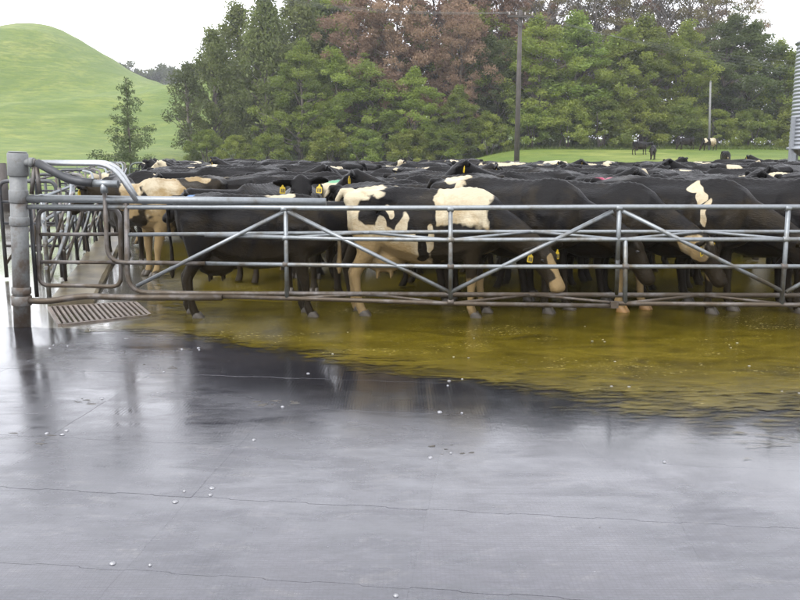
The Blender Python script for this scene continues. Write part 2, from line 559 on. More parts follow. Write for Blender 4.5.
# ------------------------------------------------------------------ yard floor, drain, mats, slurry
MAT_TOP = 0.014
gq = [GP(49, 308), GP(135, 303), GP(150, 316), GP(60, 326)]       # the grate's corners
yard_out = [(-26, -6), (26, -6), (26, 35.5), (-26, 35.5)]
def build_yard():
    outer = [Vector((x, y, 0)) for x, y in yard_out]
    hole = [Vector((p.x, p.y, 0)) for p in gq][::-1]
    tris = tessellate_polygon([outer, hole])
    V = outer + hole
    Fc = [tuple(t) for t in tris]
    V2 = [v - Vector((0, 0, 0.07)) for v in outer]
    V += V2
    for i in range(4):
        Fc.append((i, 8 + i, 8 + (i + 1) % 4, (i + 1) % 4))
    me = mesh_from(V, Fc, 'yard_floor')
    bm = bmesh.new(); bm.from_mesh(me); bmesh.ops.recalc_face_normals(bm, faces=bm.faces)
    for f in bm.faces:
        if abs(f.normal.z) > 0.9 and f.normal.z < 0: f.normal_flip()
    bm.to_mesh(me); bm.free()
    yard = link('yard_floor', me, MAT['wet_concrete'])
    tag(yard, kind='structure')
    # drain pit below the grate
    b = [p + Vector((0, 0, -0.32)) for p in gq]
    V = [Vector(p) - Vector((0, 0, 0.001)) for p in gq] + b
    Fc = [(i, (i + 1) % 4, 4 + (i + 1) % 4, 4 + i) for i in range(4)] + [(4, 5, 6, 7)]
    link('drain_pit', mesh_from(V, Fc, 'drain_pit'), MAT['pit_dark'], yard)
    return yard
yard = build_yard()

MAT_ROT = R(-7.2)
MW, MD = 1.17, 0.745
mat_o = GP(440, 457)                                        # a corner where four mats meet
ux, uy = Vector((math.cos(MAT_ROT), math.sin(MAT_ROT), 0)), Vector((-math.sin(MAT_ROT), math.cos(MAT_ROT), 0))

def mat_mesh():
    """one interlocking rubber mat: teeth on all four edges that fit the next mat"""
    gap, amp = 0.0008, 0.006
    def edge(n, am):                                        # stepped interlocking edge: (t, offset) pairs
        out = []
        for k in range(n):
            for f, s in ((0.02, 1), (0.48, 1), (0.52, -1), (0.98, -1)):
                out.append(((k + f) / n, s * am))
        return [(0.0, 0.0)] + out
    A, B = edge(3, amp), edge(2, 0.002)
    pts = []
    for t, k in A: pts.append((t * MW, k + gap))
    for t, k in B: pts.append((MW + k - 0.0002, t * MD))
    pts.append((MW, MD - gap))
    for t, k in reversed(A[1:]): pts.append((t * MW, MD + k - gap))
    pts.append((0.0002, MD - gap))
    for t, k in reversed(B[1:]): pts.append((k + 0.0002, t * MD))
    n = len(pts)
    cx, cy = MW / 2, MD / 2
    top = []
    for x, y in pts:                                        # small rounded arris
        d = Vector((0, math.copysign(0.0006, cy - y) if min(y, MD - y) < 0.02 else 0))
        top.append((x + d.x, y + d.y, MAT_TOP))
    V = [(x, y, 0.002) for x, y in pts] + [(x, y, MAT_TOP - 0.0016) for x, y in pts] + top
    Fc = []
    for L in (0, 1):
        for i in range(n):
            j = (i + 1) % n
            Fc.append((L * n + i, L * n + j, (L + 1) * n + j, (L + 1) * n + i))
    Fc.append(tuple(range(2 * n, 3 * n)))
    return mesh_from(V, Fc, 'rubber_mat')

def bolt_mesh():
    prof = [(0.020, 0.0), (0.0195, 0.0025), (0.015, 0.0055), (0.008, 0.0075), (0.0, 0.008)]
    V, Fc, seg = [], [], 12
    for r, z in prof[:-1]:
        V += [(r * math.cos(2 * math.pi * k / seg), r * math.sin(2 * math.pi * k / seg), z) for k in range(seg)]
    V.append((0, 0, prof[-1][1]))
    for i in range(len(prof) - 2):
        for k in range(seg):
            Fc.append((i * seg + k, i * seg + (k + 1) % seg, (i + 1) * seg + (k + 1) % seg, (i + 1) * seg + k))
    b0 = (len(prof) - 2) * seg
    for k in range(seg): Fc.append((b0 + k, b0 + (k + 1) % seg, len(V) - 1))
    return mesh_from(V, Fc, 'fixing_bolt', True)

def build_mats():
    me, bme = mat_mesh(), bolt_mesh()
    me.materials.append(MAT['wet_rubber']); bme.materials.append(MAT['bolt_steel'])
    rs = random.Random(3)
    for r in range(-5, 5):
        for c in range(-5, 5):
            off = 0.0
            p = mat_o + ux * (c * MW + off) + uy * (r * MD)
            ctr = p + ux * MW / 2 + uy * MD / 2
            if not (1.6 < ctr.y < 8.0) or abs(ctr.x) > 0.52 * ctr.y + 1.6:
                continue
            o = link('rubber_mat', me, None, yard)
            o.location = (p.x, p.y, rs.uniform(-0.0006, 0.0006))
            o.rotation_euler = (rs.uniform(-.0008, .0008), rs.uniform(-.0006, .0006), MAT_ROT)
            spots = [(0.075, 0.035), (MW - 0.06, 0.05)]
            if rs.random() < 0.55: spots.append((0.045, 0.12))
            if rs.random() < 0.35: spots.append((MW - 0.05, MD - 0.06))
            for bx, by in spots:
                if rs.random() < 0.38: continue
                q = link('fixing_bolt', bme, None, o)
                q.location = (bx + rs.uniform(-.02, .02), by + rs.uniform(-.015, .02), MAT_TOP)
                sc = rs.uniform(0.4, 0.85)
                q.scale = (sc, sc, 1)
                q.rotation_euler = (rs.uniform(-.12, .12), rs.uniform(-.12, .12), rs.uniform(0, 6))
build_mats()

def build_slurry():
    """film of rain-thinned dung and water that spreads from under the herd over the mats"""
    front = [tuple(GP(px, py).xy) for px, py in ((128, 330), (200, 340), (300, 355), (400, 370), (500, 386), (600, 401), (700, 413), (800, 418))] + [(6, 4.7), (14, 4.3)]
    left = [(-2.6, 8.0), (-2.6, 9.2), (-2.9, 10.4), (-3.5, 11.8), (-4.3, 14.0), (-5.2, 17), (-7, 22), (-10.5, 34)]
    def yfront(x): return float(np.interp(x, [p[0] for p in front], [p[1] for p in front]))
    def xleft(y): return float(np.interp(y, [p[1] for p in left], [p[0] for p in left]))
    xs = np.concatenate([np.arange(-11, -3, 0.4), np.arange(-3, 5, 0.07), np.arange(5, 18, 0.6)])
    ys = np.concatenate([np.arange(4.0, 12, 0.07), np.arange(12, 35, 0.6)])
    nx = len(xs)
    V, film = [], []
    for y in ys:
        for x in xs:
            d1 = (y - yfront(x)) / (0.55 + 0.5 * sstep((x - 0.2) / 2))
            d2 = (x - xleft(y)) / 0.9
            f = min(d1, d2)
            n = mnoise.fractal(Vector((x * 0.8, y * 1.8, 2.0)), 1.0, 2.0, 5)
            film.append(0.5 + f * 0.5 + n * 0.22)
            V.append((x, y, MAT_TOP + 0.0055 if y < 8.6 else 0.008 + (MAT_TOP - 0.0025) * max(0, 1 - (y - 8.6) / 0.6)))
    Fc = []
    for j in range(len(ys) - 1):
        for i in range(nx - 1):
            q = (j * nx + i, j * nx + i + 1, (j + 1) * nx + i + 1, (j + 1) * nx + i)
            if max(film[k] for k in q) > -0.3:
                Fc.append(q)
    me = mesh_from(V, Fc, 'slurry', True)
    a = me.attributes.new('film', 'FLOAT', 'POINT')
    a.data.foreach_set('value', np.clip(np.array(film), -1, 2).astype(np.float32))
    o = link('slurry', me, MAT['slurry'])
    tag(o, 'thin olive brown film of dung and rain water under the herd', 'slurry', kind='stuff')
build_slurry()

def build_grit():
    """crumbs of dung, gravel and straw trodden onto the mats"""
    rs = random.Random(41)
    parts = []
    spots = [(80, 401, 5), (165, 367, 3), (33, 443, 5), (24, 432, 3), (45, 434, 3), (283, 403, 6), (262, 403, 3), (182, 350, 3), (90, 403, 4), (140, 366, 2), (440, 447, 4), (460, 452, 3), (700, 434, 5), (730, 436, 4), (760, 438, 5)]
    pts = []
    for px, py, n in spots[:12]:
        for k in range(n):
            pts.append((px + rs.gauss(0, 8), py + rs.gauss(0, 1.6), rs.choice((.006, .01, .016, .03))))
    for k in range(70):
        py = 335 + 200 * rs.random() ** 1.8
        pts.append((rs.uniform(5, 795), py, rs.uniform(.0015, .004)))
    for px, py, r in pts:
        c = GP(px, py, MAT_TOP)
        n = 7
        ring = []
        top = []
        a0 = rs.uniform(0, 6)
        el = rs.uniform(0.4, 1.0)
        for i in range(n):
            a_ = a0 + 2 * math.pi * i / n
            rr = r * rs.uniform(0.4, 1.5)
            ring.append(c + Vector((rr * math.cos(a_) * 1.3, rr * math.sin(a_) * el, 0.0)))
            top.append(c + Vector((rr * .55 * math.cos(a_) * 1.3, rr * .55 * math.sin(a_) * el, min(.0025, r * .3))))
        V = ring + top
        Fc = [(i, (i + 1) % n, n + (i + 1) % n, n + i) for i in range(n)] + [tuple(range(n, 2 * n))]
        parts.append((V, Fc))
    V, Fc = join_geo(parts)
    o = link('grit', mesh_from(V, Fc, 'grit'), MAT['grit'])
    tag(o, 'dark crumbs of dung and grit scattered over the wet mats', 'grit', kind='stuff')
build_grit()

# drain grate
def build_grate():
    base = (gq[0] + gq[1] + gq[2] + gq[3]) / 4
    g = thing('drain_grate', (base.x, base.y, 0), 'slatted steel drain grate set in the wet floor beside the post', 'grate')
    z = 0.002
    def bar(name, a, b, w, h):
        a, b = Vector(a), Vector(b)
        d = (b - a); c = (a + b) / 2 - g.location
        V, Fc = box_geo((c.x, c.y, z), (d.length, w, h), math.atan2(d.y, d.x))
        return link(name, mesh_from(V, Fc, name), MAT['grate_steel'], g)
    for i in range(4):
        a, b = gq[i], gq[(i + 1) % 4]
        d = (b - a).normalized() * 0.02
        bar('frame_bar', a + d, b - d, 0.035, 0.034)
    n = 17
    for i in range(1, n):
        t = i / n
        a, b = gq[0].lerp(gq[1], t), gq[3].lerp(gq[2], t)
        d = (b - a).normalized() * 0.02
        bar('grate_bar', a + d, b - d, 0.026, 0.034 + 0.004 * (i % 3))
build_grate()

# ------------------------------------------------------------------ gate post and gate
D0 = 8.10                                                   # distance of the gate's plane
def off(px): return 0.33 * min(1.0, max(0.0, (px - 215) / 235.0))   # the bow of its front frame
def Gf(px, py): return P(px, py, D0 - off(px))
def Gb(px, py): return P(px, py, D0)

def build_post():
    b = GP(22.5, 328); b.y = D0
    b = P(22.5, 328, D0); b.z = 0
    t = thing('gate_post', b, 'thick round galvanised post at the hinge end of the yard gate', 'post')
    top = P(17.5, 153, D0)
    ax = (top - b)
    def at(z): return b + ax * (z / ax.z)
    pipe('post_pipe', [at(-0.05), at(top.z - 0.03)], 0.079, MAT['post_steel'], t, 20)
    def collar(name, z0, z1, r):
        pipe(name, [at(z0), at(z0 + 0.008), at(z1 - 0.008), at(z1)], [r - 0.006, r, r, r - 0.006], MAT['post_steel'], t, 20)
    zt = top.z
    collar('cap_sleeve', zt - 0.215, zt, 0.094)
    collar('cap_lid', zt + 0.001, zt + 0.014, 0.086)
    collar('collar', 1.205, 1.33, 0.089)
    collar('collar', 0.99, 1.075, 0.091)
    collar('collar', 0.33, 0.40, 0.090)
    collar('collar', 0.22, 0.315, 0.094)
    # stub arm of the cap sleeve with its coupling
    a = P(22, 162.5, D0 - .02); c = P(36, 162.5, D0 - .02)
    pipe('stub_pipe', [a, c], 0.036, MAT['post_steel'], t, 12)
    pipe('coupling', [P(29.5, 162.5, D0 - .02), P(34, 162.5, D0 - .02)], 0.046, MAT['post_steel'], t, 12)
    # two short legs of the bracket that stands on the gate's top rail
    pipe('bracket_leg', [P(34.5, 166, D0 - .02), P(31.5, 194, D0 - .02)], 0.022, MAT['galvanised_dirty'], t, 8)
    pipe('bracket_leg', [P(36.5, 166, D0 - .02), P(40, 194, D0 - .02)], 0.022, MAT['galvanised_dirty'], t, 8)
    return t
build_post()

def build_arm():
    """twin bent pipes and a dark strut from the post head down to the gate"""
    base = P(80, 205, D0 + .02)
    t = thing('hinge_arm', (base.x, base.y, base.z), 'twin bright bent pipes running from the post head down onto the gate', 'pipe arm')
    for dy, dpx in ((-0.03, 0.0), (0.07, 3.5)):
        pts = [P(36, 163.5 - dpx * .35, D0 + dy - .0), P(112 + dpx, 164 - dpx * .5, D0 + dy), P(136.5 + dpx * .6, 201, D0 + dy)]
        pipe('bent_pipe', pts, 0.023, MAT['galvanised_bright'], t, 10, bend=0.16)
    pipe('dark_strut', [P(37, 162.6, D0 - .09), P(70, 180.5, D0 - .09), P(93, 183, D0 - .09)], 0.040, MAT['dark_steel'], t, 12, bend=0.1)
    pipe('tee_fitting', [P(92, 183.2, D0 - .09), P(118, 184, D0 - .09)], 0.034, MAT['galvanised'], t, 12)
    pipe('tee_socket', [P(103.5, 184, D0 - .09), P(104.5, 193, D0 - .09)], 0.034, MAT['galvanised'], t, 12)
build_arm()

def build_gate():
    b = P(425, 300, D0); b.z = 0
    t = thing('yard_gate', b, 'long galvanised pipe gate with zigzag bracing across the front of the herd', 'gate')
    g, gd = MAT['galvanised'], MAT['galvanised_dirty']
    def line(name, pts, r, m, front=True, seg=10):
        fn = Gf if front else Gb
        return pipe(name, [fn(*p) for p in pts], r, m, t, seg)
    XR = 930
    # thick sleeve over the top rail from the post to a third of the way
    line('sleeve_pipe', [(24, 198.5), (326, 202.0)], 0.037, g, False, 14)
    line('top_rail', [(28, 206.8), (215, 207.3), (330, 208.2), (450, 208), (620, 207), (XR, 207)], 0.024, g)
    # front rails
    line('rail', [(205, 235), (330, 238.8), (450, 240), (620, 239.5), (XR, 239.3)], 0.020, g)
    line('rail', [(205, 263.4), (330, 265.2), (450, 266.6), (620, 266.6), (XR, 266.2)], 0.020, g)
    line('bottom_rail', [(215, 296.5), (330, 299.5), (450, 303.5), (612, 306)], 0.021, gd)
    line('bottom_rail', [(616, 303.4), (800, 305), (XR, 306)], 0.021, gd)
    # straight back rails; the two lower ones turn up at the hinge end in nested bends
    line('back_rail', [(128, 234.6), (330, 233), (450, 231.8), (620, 231.8), (XR, 231.7)], 0.019, g, False)
    pipe('bent_rail', [P(104.5, 190, D0 - .02), P(107.5, 262.3, D0 - .02), P(205, 263.4, D0 - .02)], 0.021, gd, t, 10, bend=0.16)
    pipe('bent_rail', [P(126.5, 203, D0), P(127.5, 292.5, D0), P(215, 293.5, D0), P(330, 293.8, D0), P(450, 294.6, D0), P(XR, 295.6, D0)], 0.024, gd, t, 10, bend=0.2)
    # thick crooked bottom pipe from the post
    pts = [P(26, 300.5, D0 - .02), P(48, 301.5, D0 - .02), P(66, 298.5, D0 - .02), P(84, 296, D0 - .02), P(110, 297, D0 - .02), P(140, 297.5, D0 - .02), P(222, 297.5, D0 - .03)]
    pipe('bottom_pipe', fillet(pts, 0.12, 3), 0.031, gd, t, 12)
    # zigzag bracing in the front frame
    nodes = [(137, 286), (283, 211), (450, 292), (612, 211)]
    line('brace', [(137, 286), (284, 211.5)], 0.020, g)
    line('brace', [(288, 211.5), (449, 292)], 0.020, g)
    line('brace', [(451, 292), (613, 211)], 0.020, g)
    line('brace', [(623, 211), (784, 292)], 0.020, g)
    line('brace', [(786, 292), (925, 215)], 0.020, g)
    # uprights
    line('upright', [(285.5, 209), (287, 298)], 0.021, g)
    line('upright', [(450.5, 209), (450.5, 303)], 0.021, g)
    line('upright', [(619.5, 208), (617.6, 260)], 0.021, g)
    line('upright', [(625.5, 240), (625, 303)], 0.021, g)
    pipe('upright', [P(617.8, 258, D0 - .31), P(616.6, 294, D0 - .04)], 0.019, g, t)
    line('upright', [(788.5, 208), (781.5, 304)], 0.021, g)
    # flat zigzag lacing between the front and back rails on two levels
    fr, bk = [290, 450, 621, 790], [368, 532, 702, 870]
    def fy(px, lev):
        if lev == 0: return float(np.interp(px, [205, 330, 450, 620, 930], [235, 238.8, 240, 239.5, 239.3]))
        return float(np.interp(px, [215, 330, 450, 612, 616, 800, 930], [296.5, 299.5, 303.5, 306, 303.4, 305, 306]))
    def by(px, lev):
        if lev == 0: return float(np.interp(px, [128, 330, 450, 930], [234.6, 233, 231.8, 231.7]))
        return float(np.interp(px, [215, 330, 450, 930], [293.5, 293.8, 294.6, 295.6]))
    for lev in (0, 1):
        for i in range(4):
            a, c = (fr[i], fy(fr[i], lev)), (bk[i], by(bk[i], lev))
            pipe('lacing', [Gf(*a), Gb(*c)], 0.014, g if lev == 0 else gd, t, 8)
            if i < 3:
                e = (fr[i + 1], fy(fr[i + 1], lev))
                pipe('lacing', [Gb(*c), Gf(*e)], 0.014, g if lev == 0 else gd, t, 8)
    # clamps and weld collars where uprights and braces meet the rails
    for px, py in ((285.5, 238), (285.8, 264.5), (450.5, 240), (450.5, 266.6), (625.3, 266.5), (786, 239.4), (784, 266.3), (284, 209), (450.5, 209), (619, 208), (788, 208), (450.5, 302)):
        q = Gf(px, py)
        pipe('clamp', [q - Vector((.03, 0, 0)), q - Vector((.024, 0, 0)), q + Vector((.024, 0, 0)), q + Vector((.03, 0, 0))], [.022, .0285, .0285, .022], gd if py > 250 else g, t, 10)
    # joint plates where the two gate lengths meet
    c = Gf(614, 304.6) - t.location
    V, Fc = box_geo(c, (0.07, 0.055, 0.06))
    link('joint_plate', mesh_from(V, Fc, 'joint_plate'), gd, t)
build_gate()

def build_walk_gate():
    b = P(78, 287, D0 + .22); b.z = 0
    t = thing('walk_gate', b, 'small round-cornered pipe gate hanging between the post and the long gate', 'gate')
    D = D0 + 0.14
    gd = MAT['galvanised_dirty']
    q = lambda x, y: P(x, y, D)
    pipe('gate_frame', [q(80, 209), q(38, 209), q(39.5, 285.5), q(80, 285.5), q(121, 287), q(120, 209), q(80, 209)], 0.021, gd, t, 10, bend=0.10)
    pipe('rail', [q(38.5, 234.4), q(120.5, 234.2)], 0.018, gd, t)
    pipe('rail', [q(39, 262), q(121, 262.5)], 0.018, gd, t)
    pipe('hinge_leg', [q(30, 207), q(37, 297)], 0.02, MAT['dark_steel'], t)
build_walk_gate()

# ------------------------------------------------------------------ drafting race on the left: kerb and two rows of railings
def build_race():
    y0, y1 = 9.3, 30.0
    x0, x1 = race_x(y0) + 0.10, race_x(y1) + 0.10
    n = 24
    V, Fc = [], []
    rs = random.Random(5)
    for i in range(n + 1):
        t = i / n
        y = y0 + (y1 - y0) * t
        x = x0 + (x1 - x0) * t
        w = 0.42
        for dx, z in ((-0.05, 0.003), (-0.05, 0.085), (w - 0.04, 0.075), (w, 0.05), (w, 0.003)):
            V.append((x + dx + rs.uniform(-.01, .01), y, z + (rs.uniform(-.008, .006) if z > .05 else 0)))
    for i in range(n):
        for k in range(4):
            Fc.append((i * 5 + k, i * 5 + k + 1, (i + 1) * 5 + k + 1, (i + 1) * 5 + k))
    Fc.append((4, 3, 2, 1, 0)); Fc.append(tuple(n * 5 + k for k in range(5)))
    me = mesh_from(V, Fc, 'kerb')
    bm = bmesh.new(); bm.from_mesh(me); bmesh.ops.recalc_face_normals(bm, faces=bm.faces); bm.to_mesh(me); bm.free()
    tag(link('race_kerb', me, MAT['kerb_concrete']), kind='structure')

    def railing(dx, ya, yb, label, mats, hoops, zs=(1.18, 0.92, 0.66, 0.40)):
        b = Vector((race_x(ya) + dx, ya, 0))
        t = thing('race_railing', b, label, 'railing', 'railings of the drafting race')
        q = lambda y, z, ex=0.0: Vector((race_x(y) + dx + ex, y, z))
        k = 0
        y = ya
        while y <= yb + .01:
            pipe('post', [q(y, 0.02), q(y, zs[0] + 0.04)], 0.028, mats[k % 2], t, 8)
            y += 1.55; k += 1
        for i, z in enumerate(zs):
            pipe('rail', [q(ya - .1, z), q((ya + yb) / 2, z + 0.01), q(yb, z)], 0.021, mats[0], t, 8)
        y = ya; k = 0
        while y + 1.5 <= yb and hoops:
            # slanting bail bars that steer the cows
            pipe('bail_bar', [q(y + 0.1, 0.22), q(y + 0.75, 0.75, 0.16), q(y + 1.15, 1.34, 0.22), q(y + 1.5, 1.36, 0.02)], 0.02, mats[k % 2], t, 8, bend=0.18)
            pipe('bail_leg', [q(y + 0.80, 0.12, 0.10), q(y + 0.55, 1.15, 0.04)], 0.02, MAT['dark_steel'], t, 8)
            pipe('bail_loop', [q(y + 0.35, 0.35, -.05), q(y + 0.35, 1.05, .20), q(y + 0.95, 1.22, .26), q(y + 1.0, 0.6, .10), q(y + 0.5, 0.3, -.02)], 0.018, mats[(k + 1) % 2], t, 8, bend=0.16)
            y += 1.55; k += 1
    railing(0.0, 9.5, 25.0, 'near row of bright pipe railing with slanting bail bars receding from the post', (MAT['galvanised'], MAT['galvanised_dirty']), True)
    railing(-0.85, 14.2, 26.6, 'second row of pipe railing behind the bail bars, further from the herd', (MAT['galvanised_dirty'], MAT['dark_steel']), False, (1.2, 0.85, 0.5))
    # cross ties between the rows belong to a third thing: sliding gate frames standing in the race
    for k, y in enumerate((11.2, 14.3, 17.4)):
        xa, xb = race_x(y) - 0.80, race_x(y) - 0.06
        t = thing('race_gate', ((xa + xb) / 2, y, 0), ('nearest', 'middle', 'farthest')[k] + ' of three dark pipe frames standing across the drafting race', 'gate', 'frames across the drafting race')
        pipe('gate_frame', [(xa, y, 0.03), (xa, y, 1.30), (xb, y, 1.30), (xb, y, 0.03)], 0.026, MAT['dark_steel'], t, 8, bend=0.12)
        for z in (0.45, 0.75, 1.03):
            pipe('rail', [(xa, y, z), (xb, y, z)], 0.018, MAT['dark_steel'], t, 8)
        pipe('brace', [(xa, y, 0.2), (xb, y, 1.2)], 0.018, MAT['galvanised_dirty'], t, 8)
build_race()

def build_far_fences():
    # pipe gates at the far side of the yard, left
    def pgate(xa, xb, y, top, label, bottom=0.1):
        t = thing('pipe_gate', ((xa + xb) / 2, y, 0), label, 'gate', 'pipe gates at the far end of the yard')
        m = MAT['fence_green']
        pipe('gate_frame', [((xa + xb) / 2, y, top), (xa, y, top), (xa, y, bottom), (xb, y, bottom), (xb, y, top), ((xa + xb) / 2, y, top)], 0.036, m, t, 8, bend=0.35)
        for i in range(1, 5):
            z = bottom + (top - bottom) * i / 5
            pipe('rail', [(xa, y, z), (xb, y, z)], 0.022, m, t, 6)
        n = max(2, int((xb - xa) / 1.7))
        for i in range(1, n):
            x = xa + (xb - xa) * i / n
            pipe('upright', [(x, y, bottom), (x, y, top)], 0.02, m, t, 6)
    y = 34.0
    X = lambda px: (px - 400) / F * y * 0.985
    pgate(X(28), X(124), y, 1.22, 'wide dark pipe gate with rounded corner far behind the bent pipes')
    pgate(X(-50), X(6), 26.0 * 1.0, 1.25, 'dark pipe gate at the left edge beyond the gate post')
    pgate(X(127), X(210), y + .2, 1.20, 'dark pipe gate with rounded corner behind the far left cows')
    p = thing('strainer_post', (X(1.5) * 24 / 34, 24, 0), 'stout dark timber post at the left edge beside the pipe gate', 'post')
    pipe('post_shaft', [p.location + Vector((0, 0, 0)), p.location + Vector((0, 0, 1.32))], [0.11, 0.10], MAT['pole_wood'], p, 10)
    pipe('post_cap', [p.location + Vector((0, 0, 1.32)), p.location + Vector((0, 0, 1.345))], [0.10, 0.07], MAT['pole_wood'], p, 10)
build_far_fences()


# ------------------------------------------------------------------ trees
def leaf_quads(C, size, rs, flat=0.0, aspect=0.55, droop=0.0):
    """one leaf-sized quad at each centre of C (n,3)"""
    n = len(C)
    a = rs.normal(size=(n, 3)); a[:, 2] = a[:, 2] * (1 - flat) - droop
    a /= np.linalg.norm(a, axis=1)[:, None] + 1e-9
    b = rs.normal(size=(n, 3)); b[:, 2] *= (1 - flat)
    b -= a * np.sum(a * b, axis=1)[:, None]
    b /= np.linalg.norm(b, axis=1)[:, None] + 1e-9
    s = size * rs.uniform(0.6, 1.35, (n, 1))
    a = a * s; b = b * s * aspect
    return np.stack([C - a, C - b * 0.9 + a * .1, C + a, C + b * 0.9 + a * .1], axis=1)

def crown_mesh(name, rs, clumps, per, size, mat, flat=0.0, squash=0.75, droop=0.0, hang=0.0):
    Q, T = [], []
    for c, r in clumps:
        n = int(per * (r ** 1.6) * rs.uniform(0.75, 1.2)) + 6
        d = rs.normal(size=(n, 3)); d /= np.linalg.norm(d, axis=1)[:, None]
        rad = rs.uniform(0, 1, n) ** 0.45
        p = d * rad[:, None] * r
        p[:, 2] *= squash
        if hang: p[:, 2] -= hang * r * rs.uniform(0, 1, n) ** 2 * (0.4 + rad)
        Q.append(leaf_quads(np.array(c)[None, :] + p, size, rs, flat, droop=droop))
        T.append(np.clip(rs.uniform(0.05, 0.85) + rs.normal(0, 0.16, n), 0, 1))
    Q = np.concatenate(Q); T = np.concatenate(T)
    me = fast_quads(Q, name)
    at = me.attributes.new('tint', 'FLOAT', 'FACE')
    at.data.foreach_set('value', T.astype(np.float32))
    me.materials.append(MAT[mat])
    return me

def limb(a, b, r0, r1, rs, n=5, wob=0.08, seg=6):
    a, b = np.array(a, float), np.array(b, float)
    L = np.linalg.norm(b - a)
    pts, rr = [], []
    for i in range(n):
        t = i / (n - 1)
        p = a + (b - a) * t + rs.normal(0, wob * L * math.sin(math.pi * t) * 0.5, 3)
        p[2] += 0.10 * L * math.sin(math.pi * t)
        pts.append(Vector(p)); rr.append(r0 + (r1 - r0) * t)
    return tube_geo(pts, rr, seg)

